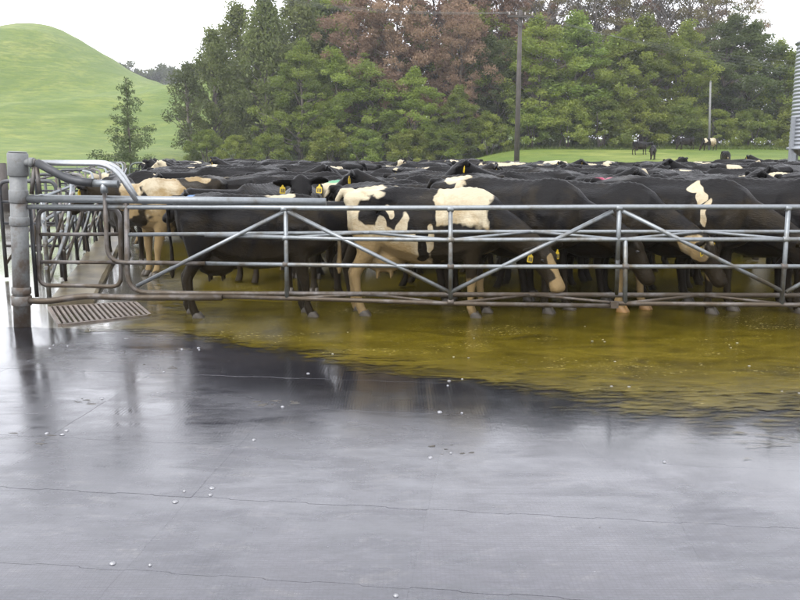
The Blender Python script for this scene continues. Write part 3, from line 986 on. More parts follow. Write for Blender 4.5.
def make_tree_meshes(kind, seed):
    """returns (trunk mesh, crown mesh); unit: metres"""
    rs = np.random.default_rng(seed)
    geo, clumps = [], []
    if kind in ('broad', 'bronze'):
        Ht = 12.5 if kind == 'broad' else 15.0
        W = 3.6 if kind == 'broad' else 4.0
        z0 = 1.6 if kind == 'broad' else 4.5
        n = 175
        lean = rs.normal(0, 0.35, 2)
        geo.append(limb((0, 0, -0.3), (lean[0], lean[1], Ht * 0.82), 0.24, 0.05, rs, 9, 0.03, 8))
        for i in range(n):
            z = z0 + (Ht - z0) * (i + rs.uniform(0, 1)) / n
            t = (z - z0) / (Ht - z0)
            prof = math.sin(math.pi * min(1, 0.16 + 0.86 * t) ** 0.8) ** 0.7
            a = rs.uniform(0, 2 * math.pi)
            rr = W * prof * (0.35 + 0.65 * rs.uniform() ** 0.5) * (0.85 + 0.30 * math.sin(2 * a + seed + z) + 0.25 * rs.normal())
            z += rs.normal(0, .35)
            c = (rr * math.cos(a) + lean[0] * t, rr * math.sin(a) + lean[1] * t, z)
            r = rs.uniform(0.35, 0.85)
            clumps.append((c, r))
            if i % 4 == 0:
                geo.append(limb((lean[0] * t * .8, lean[1] * t * .8, max(0.8, z - rr * 0.65 - 0.3)), c, 0.085 * (1.15 - 0.6 * t), 0.018, rs, 5, 0.10, 5))
        crown = crown_mesh('crown', rs, clumps, 290 if kind == 'broad' else 250, 0.105 if kind == 'broad' else 0.10,
                           'leaf_green' if kind == 'broad' else 'leaf_bronze', squash=0.72)
    elif kind == 'willow':
        Ht, W = 13.0, 3.4
        geo.append(limb((0, 0, -0.3), (0.3, 0.1, Ht * 0.85), 0.22, 0.04, rs, 9, 0.03, 8))
        n = 110
        for i in range(n):
            z = 1.4 + (Ht - 1.4) * (i + rs.uniform(0, 1)) / n
            t = z / Ht
            a = rs.uniform(0, 2 * math.pi)
            rr = W * (1.05 - t ** 2.2) * rs.uniform(0.3, 1.0) ** 0.5 * rs.uniform(0.7, 1.15)
            c = (rr * math.cos(a), rr * math.sin(a), z)
            clumps.append((c, rs.uniform(0.45, 1.0)))
            if i % 2 == 0:
                geo.append(limb((0.2 * t, 0, max(0.6, z - rr * 0.8)), c, 0.07, 0.015, rs, 5, 0.08, 5))
        crown = crown_mesh('crown', rs, clumps, 280, 0.125, 'leaf_willow', squash=0.8, droop=0.7, hang=1.1)
    elif kind == 'gum':
        Ht, W = 18.5, 4.4
        stems = []
        for k in range(3):
            a = rs.uniform(0, 2 * math.pi)
            top = (math.cos(a) * rs.uniform(.6, 2.2), math.sin(a) * rs.uniform(.6, 2.2), Ht * rs.uniform(0.78, 0.95))
            geo.append(limb((0, 0, -0.3), top, 0.19, 0.035, rs, 10, 0.035, 7))
            stems.append(top)
        n = 105
        for i in range(n):
            z = 6.0 + (Ht - 6.0) * (i + rs.uniform(0, 1)) / n
            s = stems[i % 3]
            t = z / Ht
            a = rs.uniform(0, 2 * math.pi)
            rr = W * rs.uniform(0.15, 1.0) ** 0.6 * (0.55 + 0.6 * math.sin(math.pi * min(1, (z - 5) / (Ht - 3))))
            c = (s[0] * t + rr * math.cos(a), s[1] * t + rr * math.sin(a), z)
            clumps.append((c, rs.uniform(0.4, 0.95)))
            geo.append(limb((s[0] * t * 0.8, s[1] * t * 0.8, max(3, z - rr * 0.9 - 0.4)), c, 0.06, 0.014, rs, 5, 0.12, 5))
        crown = crown_mesh('crown', rs, clumps, 300, 0.095, 'leaf_gum', squash=0.65, flat=0.2)
    elif kind == 'bush':
        Ht, W = 5.2, 3.0
        n = 85
        for k in range(4):
            geo.append(limb((rs.normal(0, .3), rs.normal(0, .3), -0.2), (rs.normal(0, 1.0), rs.normal(0, 1.0), Ht * rs.uniform(.6, .85)), 0.08, 0.02, rs, 6, 0.06, 6))
        for i in range(n):
            z = 0.45 + (Ht - 0.6) * rs.uniform() ** 0.8
            t = z / Ht
            a = rs.uniform(0, 2 * math.pi)
            rr = W * (1.0 - t ** 2.2) ** 0.6 * rs.uniform(0.25, 1.0) ** 0.5
            clumps.append(((rr * math.cos(a), rr * math.sin(a), z), rs.uniform(0.35, 0.8)))
        crown = crown_mesh('crown', rs, clumps, 300, 0.115, 'leaf_lime', squash=0.75)
    elif kind == 'conifer':
        Ht = 5.7
        geo.append(limb((0, 0, -0.2), (0.08, 0.0, Ht), 0.085, 0.012, rs, 9, 0.01, 7))
        n = 40
        for i in range(n):
            z = 0.35 + (Ht - 0.5) * (i / n) ** 0.95 + rs.normal(0, .06)
            t = min(1, z / Ht)
            a = i * 2.4 + rs.normal(0, 0.5)
            L = 1.9 * (1 - t) ** 0.9 * rs.choice((0.45, 0.7, 0.85, 1.0, 1.2)) + 0.10
            tip = (L * math.cos(a), L * math.sin(a), z + rs.uniform(-.1, .25) * L)
            geo.append(limb((0, 0, z - 0.10), tip, 0.022 * (1.2 - t), 0.006, rs, 4, 0.06, 4))
            for s in np.linspace(0.25, 1.0, max(2, int(L / 0.26))):
                clumps.append(((tip[0] * s + rs.normal(0, .05), tip[1] * s + rs.normal(0, .05), z - 0.1 + (tip[2] - z + 0.1) * s + rs.normal(0, .06)), rs.uniform(.2, .42) * (0.6 + 0.5 * (1 - t))))
        crown = crown_mesh('crown', rs, clumps, 560, 0.055, 'leaf_pine', squash=0.9, droop=0.1)
        # needles only a few centimetres long
    elif kind == 'sparse':                                  # thin-crowned dark tree with its trunk showing
        Ht, W = 8.6, 2.3
        geo.append(limb((0, 0, -0.3), (-0.3, 0.1, Ht * 0.85), 0.15, 0.03, rs, 8, 0.03, 7))
        n = 46
        for i in range(n):
            z = 1.5 + (Ht - 1.5) * (i + rs.uniform(0, 1)) / n
            t = z / Ht
            a = rs.uniform(0, 2 * math.pi)
            rr = W * math.sin(math.pi * min(1, 0.22 + 0.74 * t)) * rs.uniform(0.3, 1.0) ** 0.5
            c = (rr * math.cos(a) - .2 * t, rr * math.sin(a), z)
            clumps.append((c, rs.uniform(0.45, 0.85)))
            geo.append(limb((-.25 * t, 0, max(0.9, z - rr * 0.8)), c, 0.045, 0.01, rs, 4, 0.08, 5))
        crown = crown_mesh('crown', rs, clumps, 230, 0.10, 'leaf_dark', squash=0.8)
    V, Fc = join_geo(geo)
    trunk = mesh_from(V, Fc, 'trunk', True)
    trunk.materials.append(MAT['bark_pale' if kind == 'gum' else 'bark'])
    return trunk, crown

TREE = {}
for kind, seeds in (('broad', (11, 12, 13)), ('bronze', (21, 22)), ('willow', (31, 32)), ('gum', (41, 42)), ('bush', (51, 52, 53)), ('conifer', (61,)), ('sparse', (71,))):
    TREE[kind] = [make_tree_meshes(kind, s) for s in seeds]
# other leaf colours for the same shapes
def recolour(kind, mat):
    return [(t, (lambda c: (c.materials.clear(), c.materials.append(MAT[mat]), c)[2])(c.copy())) for t, c in TREE[kind]]
TREE['broad_lime'] = recolour('broad', 'leaf_lime')
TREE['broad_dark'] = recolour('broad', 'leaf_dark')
TREE['bush_green'] = recolour('bush', 'leaf_green')
TREE['gum_bronze'] = recolour('gum', 'leaf_bronze')

def place_tree(name, kind, px, Y, s, label, group=None, var=0, sx=1.0):
    x = (px - 400) / F * Y * 0.985
    tm, cm = TREE[kind][var % len(TREE[kind])]
    t = thing(name, (x, Y, terrain_h(x, Y) - 0.05), label, 'bush' if 'bush' in name else 'tree', group, rz=random.uniform(0, 6.28))
    t.scale = (s * sx, s * sx, s)
    link('trunk', tm, None, t)
    link('crown', cm, None, t)
    return t

ORD = ['first', 'second', 'third', 'fourth', 'fifth', 'sixth', 'seventh', 'eighth', 'ninth', 'tenth', 'eleventh', 'twelfth', 'thirteenth',
       'fourteenth', 'fifteenth', 'sixteenth', 'seventeenth', 'eighteenth', 'nineteenth', 'twentieth']

def build_belt():
    place_tree('conifer_tree', 'conifer', 130, 48, 1.0, 'slender young conifer standing alone on the grass before the green hill', sx=1.0)
    place_tree('thin_crowned_tree', 'sparse', 192, 84, 1.06, 'thin dark tree with bare trunk at the left end of the tree belt', sx=1.1)
    G = 'trees of the tall belt behind the herd'
    wl = [(216, 86, 0.98), (240, 92, 1.22), (268, 87, 1.28), (300, 92, 1.42), (326, 95, 1.45)]
    for i, (px, Y, s) in enumerate(wl):
        place_tree('willow_tree', 'willow', px, Y, s, ORD[i] + ' from the left of the drooping grey-green trees left of the bronze ones', G, i)
    br = [(336, 97, 1.40), (362, 88, 1.15), (384, 98, 1.5), (404, 86, 1.20), (436, 90, 1.38), (456, 86, 1.02), (480, 97, 1.45), (506, 94, 1.28)]
    for i, (px, Y, s) in enumerate([(352, 94, 1.52), (420, 93, 1.35), (470, 93, 1.5)]):
        place_tree('tall_green_tree', 'broad_lime' if i != 1 else 'broad', px, Y, s, ORD[i] + ' from the left of the tall green trees among the red-brown ones', G, i)
    for i, (px, Y, s) in enumerate(br):
        place_tree('bronze_tree', 'bronze', px, Y, s, ORD[i] + ' from the left of the tall red-brown leaved trees in the belt', G, i)
    gm = [(520, 103, 1.2), (540, 98, 1.1), (560, 103, 1.22), (582, 98, 1.08), (604, 103, 1.2), (626, 99, 1.12), (648, 104, 1.2), (668, 99, 1.1), (690, 104, 1.15), (710, 99, 1.02), (732, 103, 0.80)]
    for i, (px, Y, s) in enumerate(gm):
        place_tree('gum_tree', 'gum' if i % 4 else 'gum_bronze', px, Y, s, ORD[i] + ' from the left of the tall airy gum trees right of the utility pole', G, i)
    bk = [(270, 104, 1.0), (318, 106, 1.05), (360, 108, 1.0), (404, 106, 1.02), (446, 108, 1.0), (488, 107, 1.02), (530, 109, 1.05), (572, 110, 1.0), (614, 110, 1.04), (656, 111, 1.0), (698, 110, 1.02), (740, 109, 0.9), (786, 108, 0.75), (830, 108, 0.72)]  # back row: darker leaf colour stands in for the shade deep in the belt
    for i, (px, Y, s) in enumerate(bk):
        place_tree('shade_dark_tree', 'broad_dark', px, Y, s, ORD[i] + ' from the left of the trees coloured shade-dark at the back of the belt', G, i, sx=1.5)
    gr = [(300, 83, 0.92, 'broad'), (340, 84, 0.86, 'broad_lime'), (378, 83, 0.80, 'broad'), (414, 82, 0.72, 'broad_lime'), (456, 81, 0.55, 'broad'),
          (500, 86, 0.88, 'broad_dark'), (540, 85, 0.98, 'broad_lime'), (574, 87, 1.02, 'broad'), (608, 86, 0.92, 'broad_lime'), (642, 88, 1.0, 'broad'),
          (676, 87, 0.95, 'broad_lime'), (710, 90, 1.05, 'broad_dark'), (744, 90, 0.98, 'broad_dark'), (776, 88, 0.84, 'broad_lime'), (806, 90, 0.78, 'broad_lime'), (842, 90, 0.75, 'broad')]
    for i, (px, Y, s, k) in enumerate(gr):
        place_tree('broadleaf_tree', k, px, Y, s, ORD[i] + ' from the left of the leafy green trees along the front of the belt', G, i, sx=1.12 + 0.5 * ((i * 7) % 5) / 5)
    bs = [(206, 82, 0.62), (236, 80, 0.55), (268, 80, 0.62), (330, 80, 0.72), (366, 80, 0.66), (408, 80, 0.7), (446, 81, 0.74), (488, 81, 0.7), (530, 82, 0.8), (566, 82, 0.85),
          (602, 83, 0.9), (640, 84, 0.95), (678, 84, 0.85), (716, 85, 0.7), (750, 85, 0.75), (790, 85, 0.8)]
    for i, (px, Y, s) in enumerate(bs):
        place_tree('bush', 'bush' if i % 2 else 'bush_green', px, Y, s, ORD[i] + ' from the left of the low green bushes at the foot of the belt', 'bushes at the foot of the tree belt', i, sx=1.15)
build_belt()

def build_far_wood():
    """dark line of trees on the far ridge behind the hill"""
    rs = np.random.default_rng(91)
    Y = 330
    cl = []
    for px in np.arange(120, 246, 1.7):
        x = (px - 400) / F * Y * 0.985 + rs.normal(0, 1)
        base = P(px, 73, Y).z - 6
        for k in range(5):
            top = 4.5 + 5.5 * abs(mnoise.noise(Vector((px * 0.08, 0, 7)))) + rs.uniform(-1, 1.5)
            cl.append(((x + rs.normal(0, 1.2), Y + rs.normal(0, 4), base + top * (k + .5) / 5 * 1.25), rs.uniform(1.3, 2.2)))
    me = crown_mesh('far_wood', rs, cl, 26, 0.55, 'leaf_dark')
    o = link('far_wood', me)
    tag(o, 'dark far-off line of trees on the ridge behind the green hill', 'wood', kind='stuff')
build_far_wood()

def build_rough_grass():
    """unmown bank of grass along the foot of the belt"""
    rs = np.random.default_rng(17)
    n = 42000
    px = rs.uniform(440, 850, n)
    Y = 79 + 12 * rs.uniform(0, 1, n) ** 0.8 + (px - 480) * 0.008
    x = (px - 400) / F * Y * 0.985
    z = np.array([terrain_h(a, b) for a, b in zip(x, Y)])
    h = rs.uniform(0.12, 0.5, n) * np.clip((Y - 78) / 6, 0.25, 1) * np.clip((px - 430) / 90, .2, 1) * (1 + 0.8 * (rs.uniform(0, 1, n) > .9))
    a = rs.uniform(0, np.pi, n)
    w = rs.uniform(0.03, 0.09, n)
    lean = rs.normal(0, 0.45, (n, 2))
    b = np.stack([x, Y, z], 1)
    s = np.stack([np.cos(a) * w, np.sin(a) * w, 0 * w], 1)
    t = b + np.stack([lean[:, 0] * h, lean[:, 1] * h, h], 1)
    Q = np.stack([b - s, b + s, t + s * 0.15, t - s * 0.15], 1)
    me = fast_quads(Q, 'rough_grass')
    at = me.attributes.new('tint', 'FLOAT', 'FACE')
    at.data.foreach_set('value', np.clip(rs.normal(0.45, 0.28, n), 0, 1).astype(np.float32))
    o = link('rough_grass', me, MAT['grass_blade'])
    tag(o, 'unmown green grass bank along the foot of the trees', 'grass', kind='stuff')
build_rough_grass()

# ------------------------------------------------------------------ utility pole, wires, silo
def build_pole():
    Y = 50.0
    top = P(520.5, 10, Y); x = top.x
    b = Vector((x - 0.02, Y, terrain_h(x, Y)))
    t = thing('utility_pole', b, 'tall dark timber utility pole with short crossarm rising behind the herd', 'utility pole')
    pipe('pole_shaft', [b - Vector((0, 0, .3)), Vector((x, Y, top.z))], [0.17, 0.11], MAT['pole_wood'], t, 12)
    az = P(520, 17, Y).z
    V, Fc = box_geo(Vector((x, Y - 0.17, az)) - b, (1.5, 0.1, 0.12), R(8))
    link('crossarm', mesh_from(V, Fc, 'crossarm'), MAT['pole_wood'], t)
    ends = []
    for k in (-0.66, -0.25, 0.25, 0.66):
        p = Vector((x + k * math.cos(R(8)), Y - 0.17 + k * math.sin(R(8)), az + 0.06))
        pipe('insulator', [p, p + Vector((0, 0, .06)), p + Vector((0, 0, .1)), p + Vector((0, 0, .17))], [.025, .05, .03, .045], MAT['insulator'], t, 8)
        ends.append(p + Vector((0, 0, .17)))
    pipe('arm_stay', [Vector((x + .5, Y - .18, az - .05)), Vector((x, Y - .14, az - .55))], 0.018, MAT['wire'], t, 6)
    pipe('arm_stay', [Vector((x - .5, Y - .18, az - .05)), Vector((x, Y - .14, az - .55))], 0.018, MAT['wire'], t, 6)
    names = ('first', 'second', 'third', 'fourth')
    for i, e in enumerate(ends):
        for side, far in (('left', P(150, -32 + i * 3, 64)), ('right', P(815, 62 + i * 4.5, 78))):
            pts = []
            for k in range(17):
                s = k / 16
                p = e.lerp(far, s); p.z -= 0.9 * 4 * s * (1 - s) * (1.0 if side == 'left' else 0.6)
                pts.append(p)
            o = pipe('power_line', pts, 0.0055, MAT['wire'], None, 5)
            tag(o, f'thin power line on the {names[i]} insulator from the left, running {side} off the pole', 'cable', 'power lines on the utility pole')
    # thin pale pole among the trees on the right
    Y = 80.0
    q = P(711, 118, Y); b = Vector((q.x, Y, terrain_h(q.x, Y)))
    tp = P(710.5, 82, Y)
    t = thing('pale_pole', b, 'thin pale grey pole standing before the trees on the right', 'pole')
    pipe('pole_shaft', [b, Vector((tp.x, Y, tp.z))], [0.12, 0.09], MAT['pale_pole'], t, 8)
    pipe('pole_cap', [Vector((tp.x, Y, tp.z)), Vector((tp.x, Y, tp.z + .1))], [0.11, 0.05], MAT['pale_pole'], t, 8)
build_pole()

def build_silo():
    Y, Rr = 30.0, 1.55
    xl = P(793.5, 140, Y).x
    c = Vector((xl + Rr, Y, 0))
    c.z = 0.0
    t = thing('feed_silo', c, 'corrugated galvanised feed silo on steel legs at the right edge', 'silo')
    z0, z1 = 1.75, 5.3
    seg = 40
    V, Fc = [], []
    n = 150
    for i in range(n + 1):
        z = z0 + (z1 - z0) * i / n
        r = Rr + 0.018 * math.sin(2 * math.pi * (z - z0) / 0.13)
        for k in range(seg):
            a = 2 * math.pi * k / seg
            V.append((r * math.cos(a), r * math.sin(a), z))
    for i in range(n):
        for k in range(seg):
            Fc.append((i * seg + k, i * seg + (k + 1) % seg, (i + 1) * seg + (k + 1) % seg, (i + 1) * seg + k))
    link('silo_wall', mesh_from(V, Fc, 'silo_wall', True), MAT['silo_steel'], t)
    def cone(name, zr, m):
        pts = [c + Vector((0, 0, z)) for z, r in zr]
        V, Fc = tube_geo(pts, [r for z, r in zr], seg)
        link(name, mesh_from([v - c for v in V], Fc, name), m, t)
    cone('silo_roof', [(z1 + .0, Rr + 0.06), (z1 + 0.04, Rr + .06), (z1 + 0.95, 0.3), (z1 + 1.1, 0.3)], MAT['silo_steel'])
    cone('hopper', [(z0 - 0.01, Rr - 0.03), (0.75, 0.25), (0.6, 0.22)], MAT['silo_steel'])
    for k in range(6):
        a = math.pi + k * math.pi / 3 
        p = c + Vector((math.cos(a) * (Rr + 0.05), math.sin(a) * (Rr + 0.05), 0))
        V, Fc = box_geo(Vector((p.x, p.y, 1.4)) - c, (0.13, 0.13, 2.85), a)
        link('leg', mesh_from(V, Fc, 'leg'), MAT['silo_steel'], t)
        V, Fc = box_geo(Vector((p.x, p.y, 0.0)) - c, (0.26, 0.26, 0.03), a)
        link('foot_plate', mesh_from(V, Fc, 'foot_plate'), MAT['silo_steel'], t)
    # ring beam
    pts = [c + Vector((math.cos(a) * (Rr + .04), math.sin(a) * (Rr + .04), z0)) for a in np.linspace(0, 2 * math.pi, 37)]
    pipe('ring_beam', pts, 0.05, MAT['silo_steel'], t, 6)
build_silo()

# ------------------------------------------------------------------ cows
PROF = {'barrel': [0.05, .34, .70, .94, 1.0, .86, .52, .10],
        'hook':   [0.07, .66, .97, .96, .93, .84, .52, .10],
        'pin':    [0.12, .62, .93, 1.0, 1.0, .90, .60, .20],
        'wither': [0.05, .24, .52, .82, 1.0, .96, .62, .15],
        'ell':    [0.08, .50, .80, .97, .97, .80, .50, .08]}
PH = [1.0, .945, .83, .64, .40, .18, .05, 0.0]
STN = [(-.81, 1.235, 1.02, .075, 'ell'), (-.765, 1.285, .86, .165, 'pin'), (-.62, 1.318, .73, .225, 'pin'), (-.42, 1.345, .66, .268, 'hook'),
       (-.26, 1.332, .585, .285, 'barrel'), (0, 1.312, .52, .325, 'barrel'), (.24, 1.305, .535, .305, 'barrel'), (.44, 1.33, .585, .258, 'wither'),
       (.60, 1.318, .64, .222, 'wither'), (.74, 1.235, .69, .17, 'ell'), (.85, 1.12, .78, .085, 'ell')]

def ring_loft(rings):
    n = len(rings[0])
    V = [p for r in rings for p in r]
    Fc = []
    for i in range(len(rings) - 1):
        for k in range(n):
            Fc.append((i * n + k, i * n + (k + 1) % n, (i + 1) * n + (k + 1) % n, (i + 1) * n + k))
    Fc.append(tuple(range(n - 1, -1, -1)))
    Fc.append(tuple((len(rings) - 1) * n + k for k in range(n)))
    return V, Fc

def ell_ring(c, side, up, w, ht, hb, n=14):
    out = []
    for k in range(n):
        a = 2 * math.pi * k / n
        s, u = math.cos(a), math.sin(a)
        out.append(c + side * (w * s) + up * ((ht if u > 0 else hb) * u))
    return out

def cow_frame(neck, yaw, head, hyaw):
    """head placement: poll point, head axis, side, up"""
    N0 = Vector((.56, 0, 1.07))
    a, y = R(neck), R(yaw)
    nd = Vector((math.cos(a) * math.cos(y), math.cos(a) * math.sin(y), math.sin(a)))
    L = 0.74
    poll = N0 + nd * L
    b, hy = R(head), R(yaw + hyaw)
    d = Vector((math.cos(b) * math.cos(hy), math.cos(b) * math.sin(hy), math.sin(b)))
    side = Vector((-math.sin(hy), math.cos(hy), 0))
    up = d.cross(side) * -1
    if up.z < 0 and abs(b) < 1.5: up = -up
    up = side.cross(d) * -1 if side.cross(d).dot(Vector((0, 0, 1))) < 0 and abs(b) < 1.5 else side.cross(d)
    up = d.cross(side)                                      # points up for a level head
    if Vector((math.cos(hy), math.sin(hy), 0)).dot(up) < 0 and b < -0.2: up = -up
    return N0, nd, poll, d, side, up

def ear_axes(poll, d, side, up, sg):
    b0 = poll + d * 0.03 + side * (sg * 0.085) + up * 0.025
    ed = (side * sg - d * 0.10 + up * 0.05 - Vector((0, 0, 0.10))).normalized()
    eu = (up * 1.0 - d * .25).normalized()
    eu = (eu - ed * eu.dot(ed)).normalized()
    en = ed.cross(eu).normalized()
    return b0, ed, eu, en

def cow_mesh(name, neck=8, yaw=0, head=-48, hyaw=0, legs=(0, 0, 0, 0), voxel=0.0165, fat=1.0):
    geo = []
    # trunk
    rings = []
    for x, top, bot, w, pr in STN:
        pts = [Vector((x, PROF[pr][i] * w * fat, bot + (top - bot) * PH[i])) for i in range(8)]
        pts += [Vector((p.x, -p.y, p.z)) for p in reversed(pts)]
        rings.append(pts)
    geo.append(ring_loft(rings))
    # neck and head
    N0, nd, poll, d, side, up = cow_frame(neck, yaw, head, hyaw)
    start = Vector((.40, 0, 1.04))
    ctrl = Vector((.80, 0, 1.07 + 0.10 * math.sin(R(neck))))
    end = poll + d * 0.03 - up * 0.05
    rings = []
    for i in range(8):
        t = i / 7
        c = start * (1 - t) ** 2 + ctrl * 2 * t * (1 - t) + end * t * t
        tg = ((ctrl - start) * (1 - t) + (end - ctrl) * t).normalized()
        sd = Vector((-tg.y, tg.x, 0))
        sd = sd.normalized() if sd.length > 1e-3 else Vector((0, 1, 0))
        sd = (Vector((0, 1, 0)) * (1 - t) + side * t).normalized() if sd.dot(side) < 0.3 else sd
        u = sd.cross(tg) * -1
        if u.dot(up) < -0.2 or (t < .5 and u.z < 0): u = -u
        e = t ** 0.8
        rings.append(ell_ring(c, sd, u, .185 * (1 - e) + .090 * e, .235 * (1 - e) + .120 * e, .34 * (1 - e) + .150 * e))
    geo.append(ring_loft(rings))
    rings = []
    for s, w, ht, hb in ((-.06, .045, .045, .06), (-.01, .090, .070, .12), (.06, .112, .078, .165), (.13, .114, .076, .175), (.20, .098, .070, .155),
                         (.27, .086, .062, .125), (.34, .080, .056, .108), (.40, .088, .056, .102), (.445, .090, .052, .092), (.48, .074, .040, .070), (.50, .04, .018, .035)):
        rings.append(ell_ring(poll + d * s, side, up, w, ht, hb, 18))
    geo.append(ring_loft(rings))
    # brow ridges over the eyes, nostril wings
    for sg in (-1, 1):
        c = poll + d * 0.125 + side * (sg * 0.094) + up * 0.045
        rings = [ell_ring(c + d * t * .05, side, up, .026 * math.sqrt(1.02 - t * t), .024 * math.sqrt(1.02 - t * t), .024 * math.sqrt(1.02 - t * t), 10) for t in (-1, -.6, 0, .6, 1)]
        geo.append(ring_loft(rings))
        c = poll + d * 0.465 + side * (sg * 0.052) + up * 0.008
        rings = [ell_ring(c + d * t * .03, side, up, .03 * math.sqrt(1.02 - t * t), .028 * math.sqrt(1.02 - t * t), .028 * math.sqrt(1.02 - t * t), 10) for t in (-1, -.6, 0, .6, 1)]
        geo.append(ring_loft(rings))
    # ears: broad leaf shapes held out sideways
    for sg in (-1, 1):
        b0, ed, eu, en = ear_axes(poll, d, side, up, sg)
        rings = []
        for s, w in ((-.03, .030), (.03, .046), (.08, .066), (.13, .068), (.18, .048), (.225, .018)):
            rings.append(ell_ring(b0 + ed * s - en * (.02 * math.sin(s * 12)), eu, en, w, .021, .021, 12))
        geo.append(ring_loft(rings))
    # legs
    feet = []
    for i, (fx, sg) in enumerate(((1, 1), (1, -1), (-1, 1), (-1, -1))):
        o = legs[i]
        if fx > 0:
            J = [(.47, .165, 1.00, .15, .09), (.49, .17, .74, .105, .075), (.51 + o * .35, .155, .52, .068, .058), (.525 + o * .6, .15, .40, .056, .055),
                 (.525 + o * .75, .148, .30, .040, .040), (.53 + o * .9, .148, .17, .037, .037), (.535 + o, .15, .115, .048, .047), (.56 + o, .15, .065, .050, .050), (.575 + o, .15, .03, .056, .054)]
        else:
            J = [(-.55, .15, 1.08, .20, .10), (-.53, .165, .86, .185, .105), (-.56 + o * .2, .17, .68, .115, .08), (-.66 + o * .45, .155, .53, .072, .058), (-.715 + o * .6, .15, .44, .060, .052),
                 (-.705 + o * .75, .15, .32, .045, .042), (-.69 + o * .9, .15, .18, .041, .040), (-.68 + o, .15, .115, .050, .048), (-.655 + o, .15, .065, .052, .050), (-.64 + o, .15, .03, .058, .055)]
        rings = []
        for x, y, z, rx, ry in J:
            rings.append([Vector((x + rx * math.cos(a), sg * y + ry * math.sin(a), z)) for a in np.linspace(0, 2 * math.pi, 13)[:-1]])
        geo.append(ring_loft(rings))
        feet.append((J[-1][0], sg * .15))
    # udder
    rings = []
    for t in np.linspace(-1, 1, 8):
        r = math.sqrt(max(0.02, 1 - t * t))
        rings.append([Vector((-.40 + .23 * t, .165 * r * math.cos(a), .60 + .155 * r * math.sin(a))) for a in np.linspace(0, 2 * math.pi, 13)[:-1]])
    geo.append(ring_loft(rings))
    for tx in (-.47, -.33):
        for ty in (-.07, .07):
            geo.append(tube_geo([Vector((tx, ty, .5)), Vector((tx, ty * 1.05, .395))], [.022, .016], 8))
    # tail
    tl = [Vector((-.74, 0, 1.28)), Vector((-.83, 0, 1.285)), Vector((-.885, 0, 1.20)), Vector((-.895, .01, 1.0)), Vector((-.88, .02, .8)), Vector((-.875, .02, .66)), Vector((-.88, .02, .5)), Vector((-.88, .02, .42))]
    geo.append(tube_geo(tl, [.040, .040, .030, .023, .021, .026, .034, .018], 8))
    V, Fc = join_geo(geo)
    me = mesh_from(V, Fc, name)
    bm = bmesh.new(); bm.from_mesh(me); bmesh.ops.recalc_face_normals(bm, faces=bm.faces); bm.to_mesh(me); bm.free()
    o = bpy.data.objects.new('tmp', me); COL.objects.link(o)
    m = o.modifiers.new('r', 'REMESH'); m.mode = 'VOXEL'; m.voxel_size = voxel; m.use_smooth_shade = True
    m = o.modifiers.new('s', 'SMOOTH'); m.factor = 0.5; m.iterations = 3
    dg = bpy.context.evaluated_depsgraph_get()
    res = bpy.data.meshes.new_from_object(o.evaluated_get(dg))
    bpy.data.objects.remove(o); bpy.data.meshes.remove(me)
    # bones and hollows under the skin
    n = len(res.vertices)
    co = np.empty(n * 3, np.float32); res.vertices.foreach_get('co', co); co = co.reshape(-1, 3)
    no = np.empty(n * 3, np.float32); res.vertex_normals.foreach_get('vector', no); no = no.reshape(-1, 3)
    ay = np.abs(co[:, 1])
    def g(c, r):
        q = ((co[:, 0] - c[0]) / r[0]) ** 2 + ((ay - c[1]) / r[1]) ** 2 + ((co[:, 2] - c[2]) / r[2]) ** 2
        return np.exp(-q)
    disp = 0.030 * g((-.43, .25, 1.285), (.06, .06, .05)) + 0.022 * g((-.78, .11, 1.22), (.05, .05, .05)) - 0.036 * g((-.26, .22, 1.17), (.11, .14, .09))
    disp += -0.022 * g((-.62, .20, 1.17), (.10, .12, .07)) + 0.018 * g((.47, .24, .98), (.10, .15, .2)) - 0.022 * g((.29, .27, .95), (.05, .15, .22)) - 0.016 * g((.62, .2, 1.02), (.05, .1, .16))
    disp += -0.015 * g((.0, .12, 1.28), (.35, .06, .05))
    rib = np.exp(-((co[:, 0] - .08) / .22) ** 2 - ((co[:, 2] - .95) / .2) ** 2) * (ay > .15)
    disp += 0.0022 * rib * np.sin((co[:, 0] + 0.25 * co[:, 2]) * 2 * math.pi / 0.082)
    spine = np.exp(-(ay / .035) ** 2) * (co[:, 2] > 1.2) * (co[:, 0] < .55) * (co[:, 0] > -.78)
    disp += 0.006 * spine * (1 + 0.6 * np.sin(co[:, 0] * 2 * math.pi / 0.075))
    co2 = co + no * disp[:, None]
    res.vertices.foreach_set('co', co2.astype(np.float32).ravel())
    res.name = name
    res.update()
    w = res.attributes.new('white', 'FLOAT', 'POINT')
    pt = res.attributes.new('paint', 'FLOAT_COLOR', 'POINT')
    pt.data.foreach_set('color', np.zeros(n * 4, np.float32))
    res.materials.clear(); res.materials.append(MAT['cow_coat'])
    return res, (neck, yaw, head, hyaw), feet

def vpos(me):
    n = len(me.vertices)
    co = np.empty(n * 3, np.float32); me.vertices.foreach_get('co', co)
    return co.reshape(-1, 3)

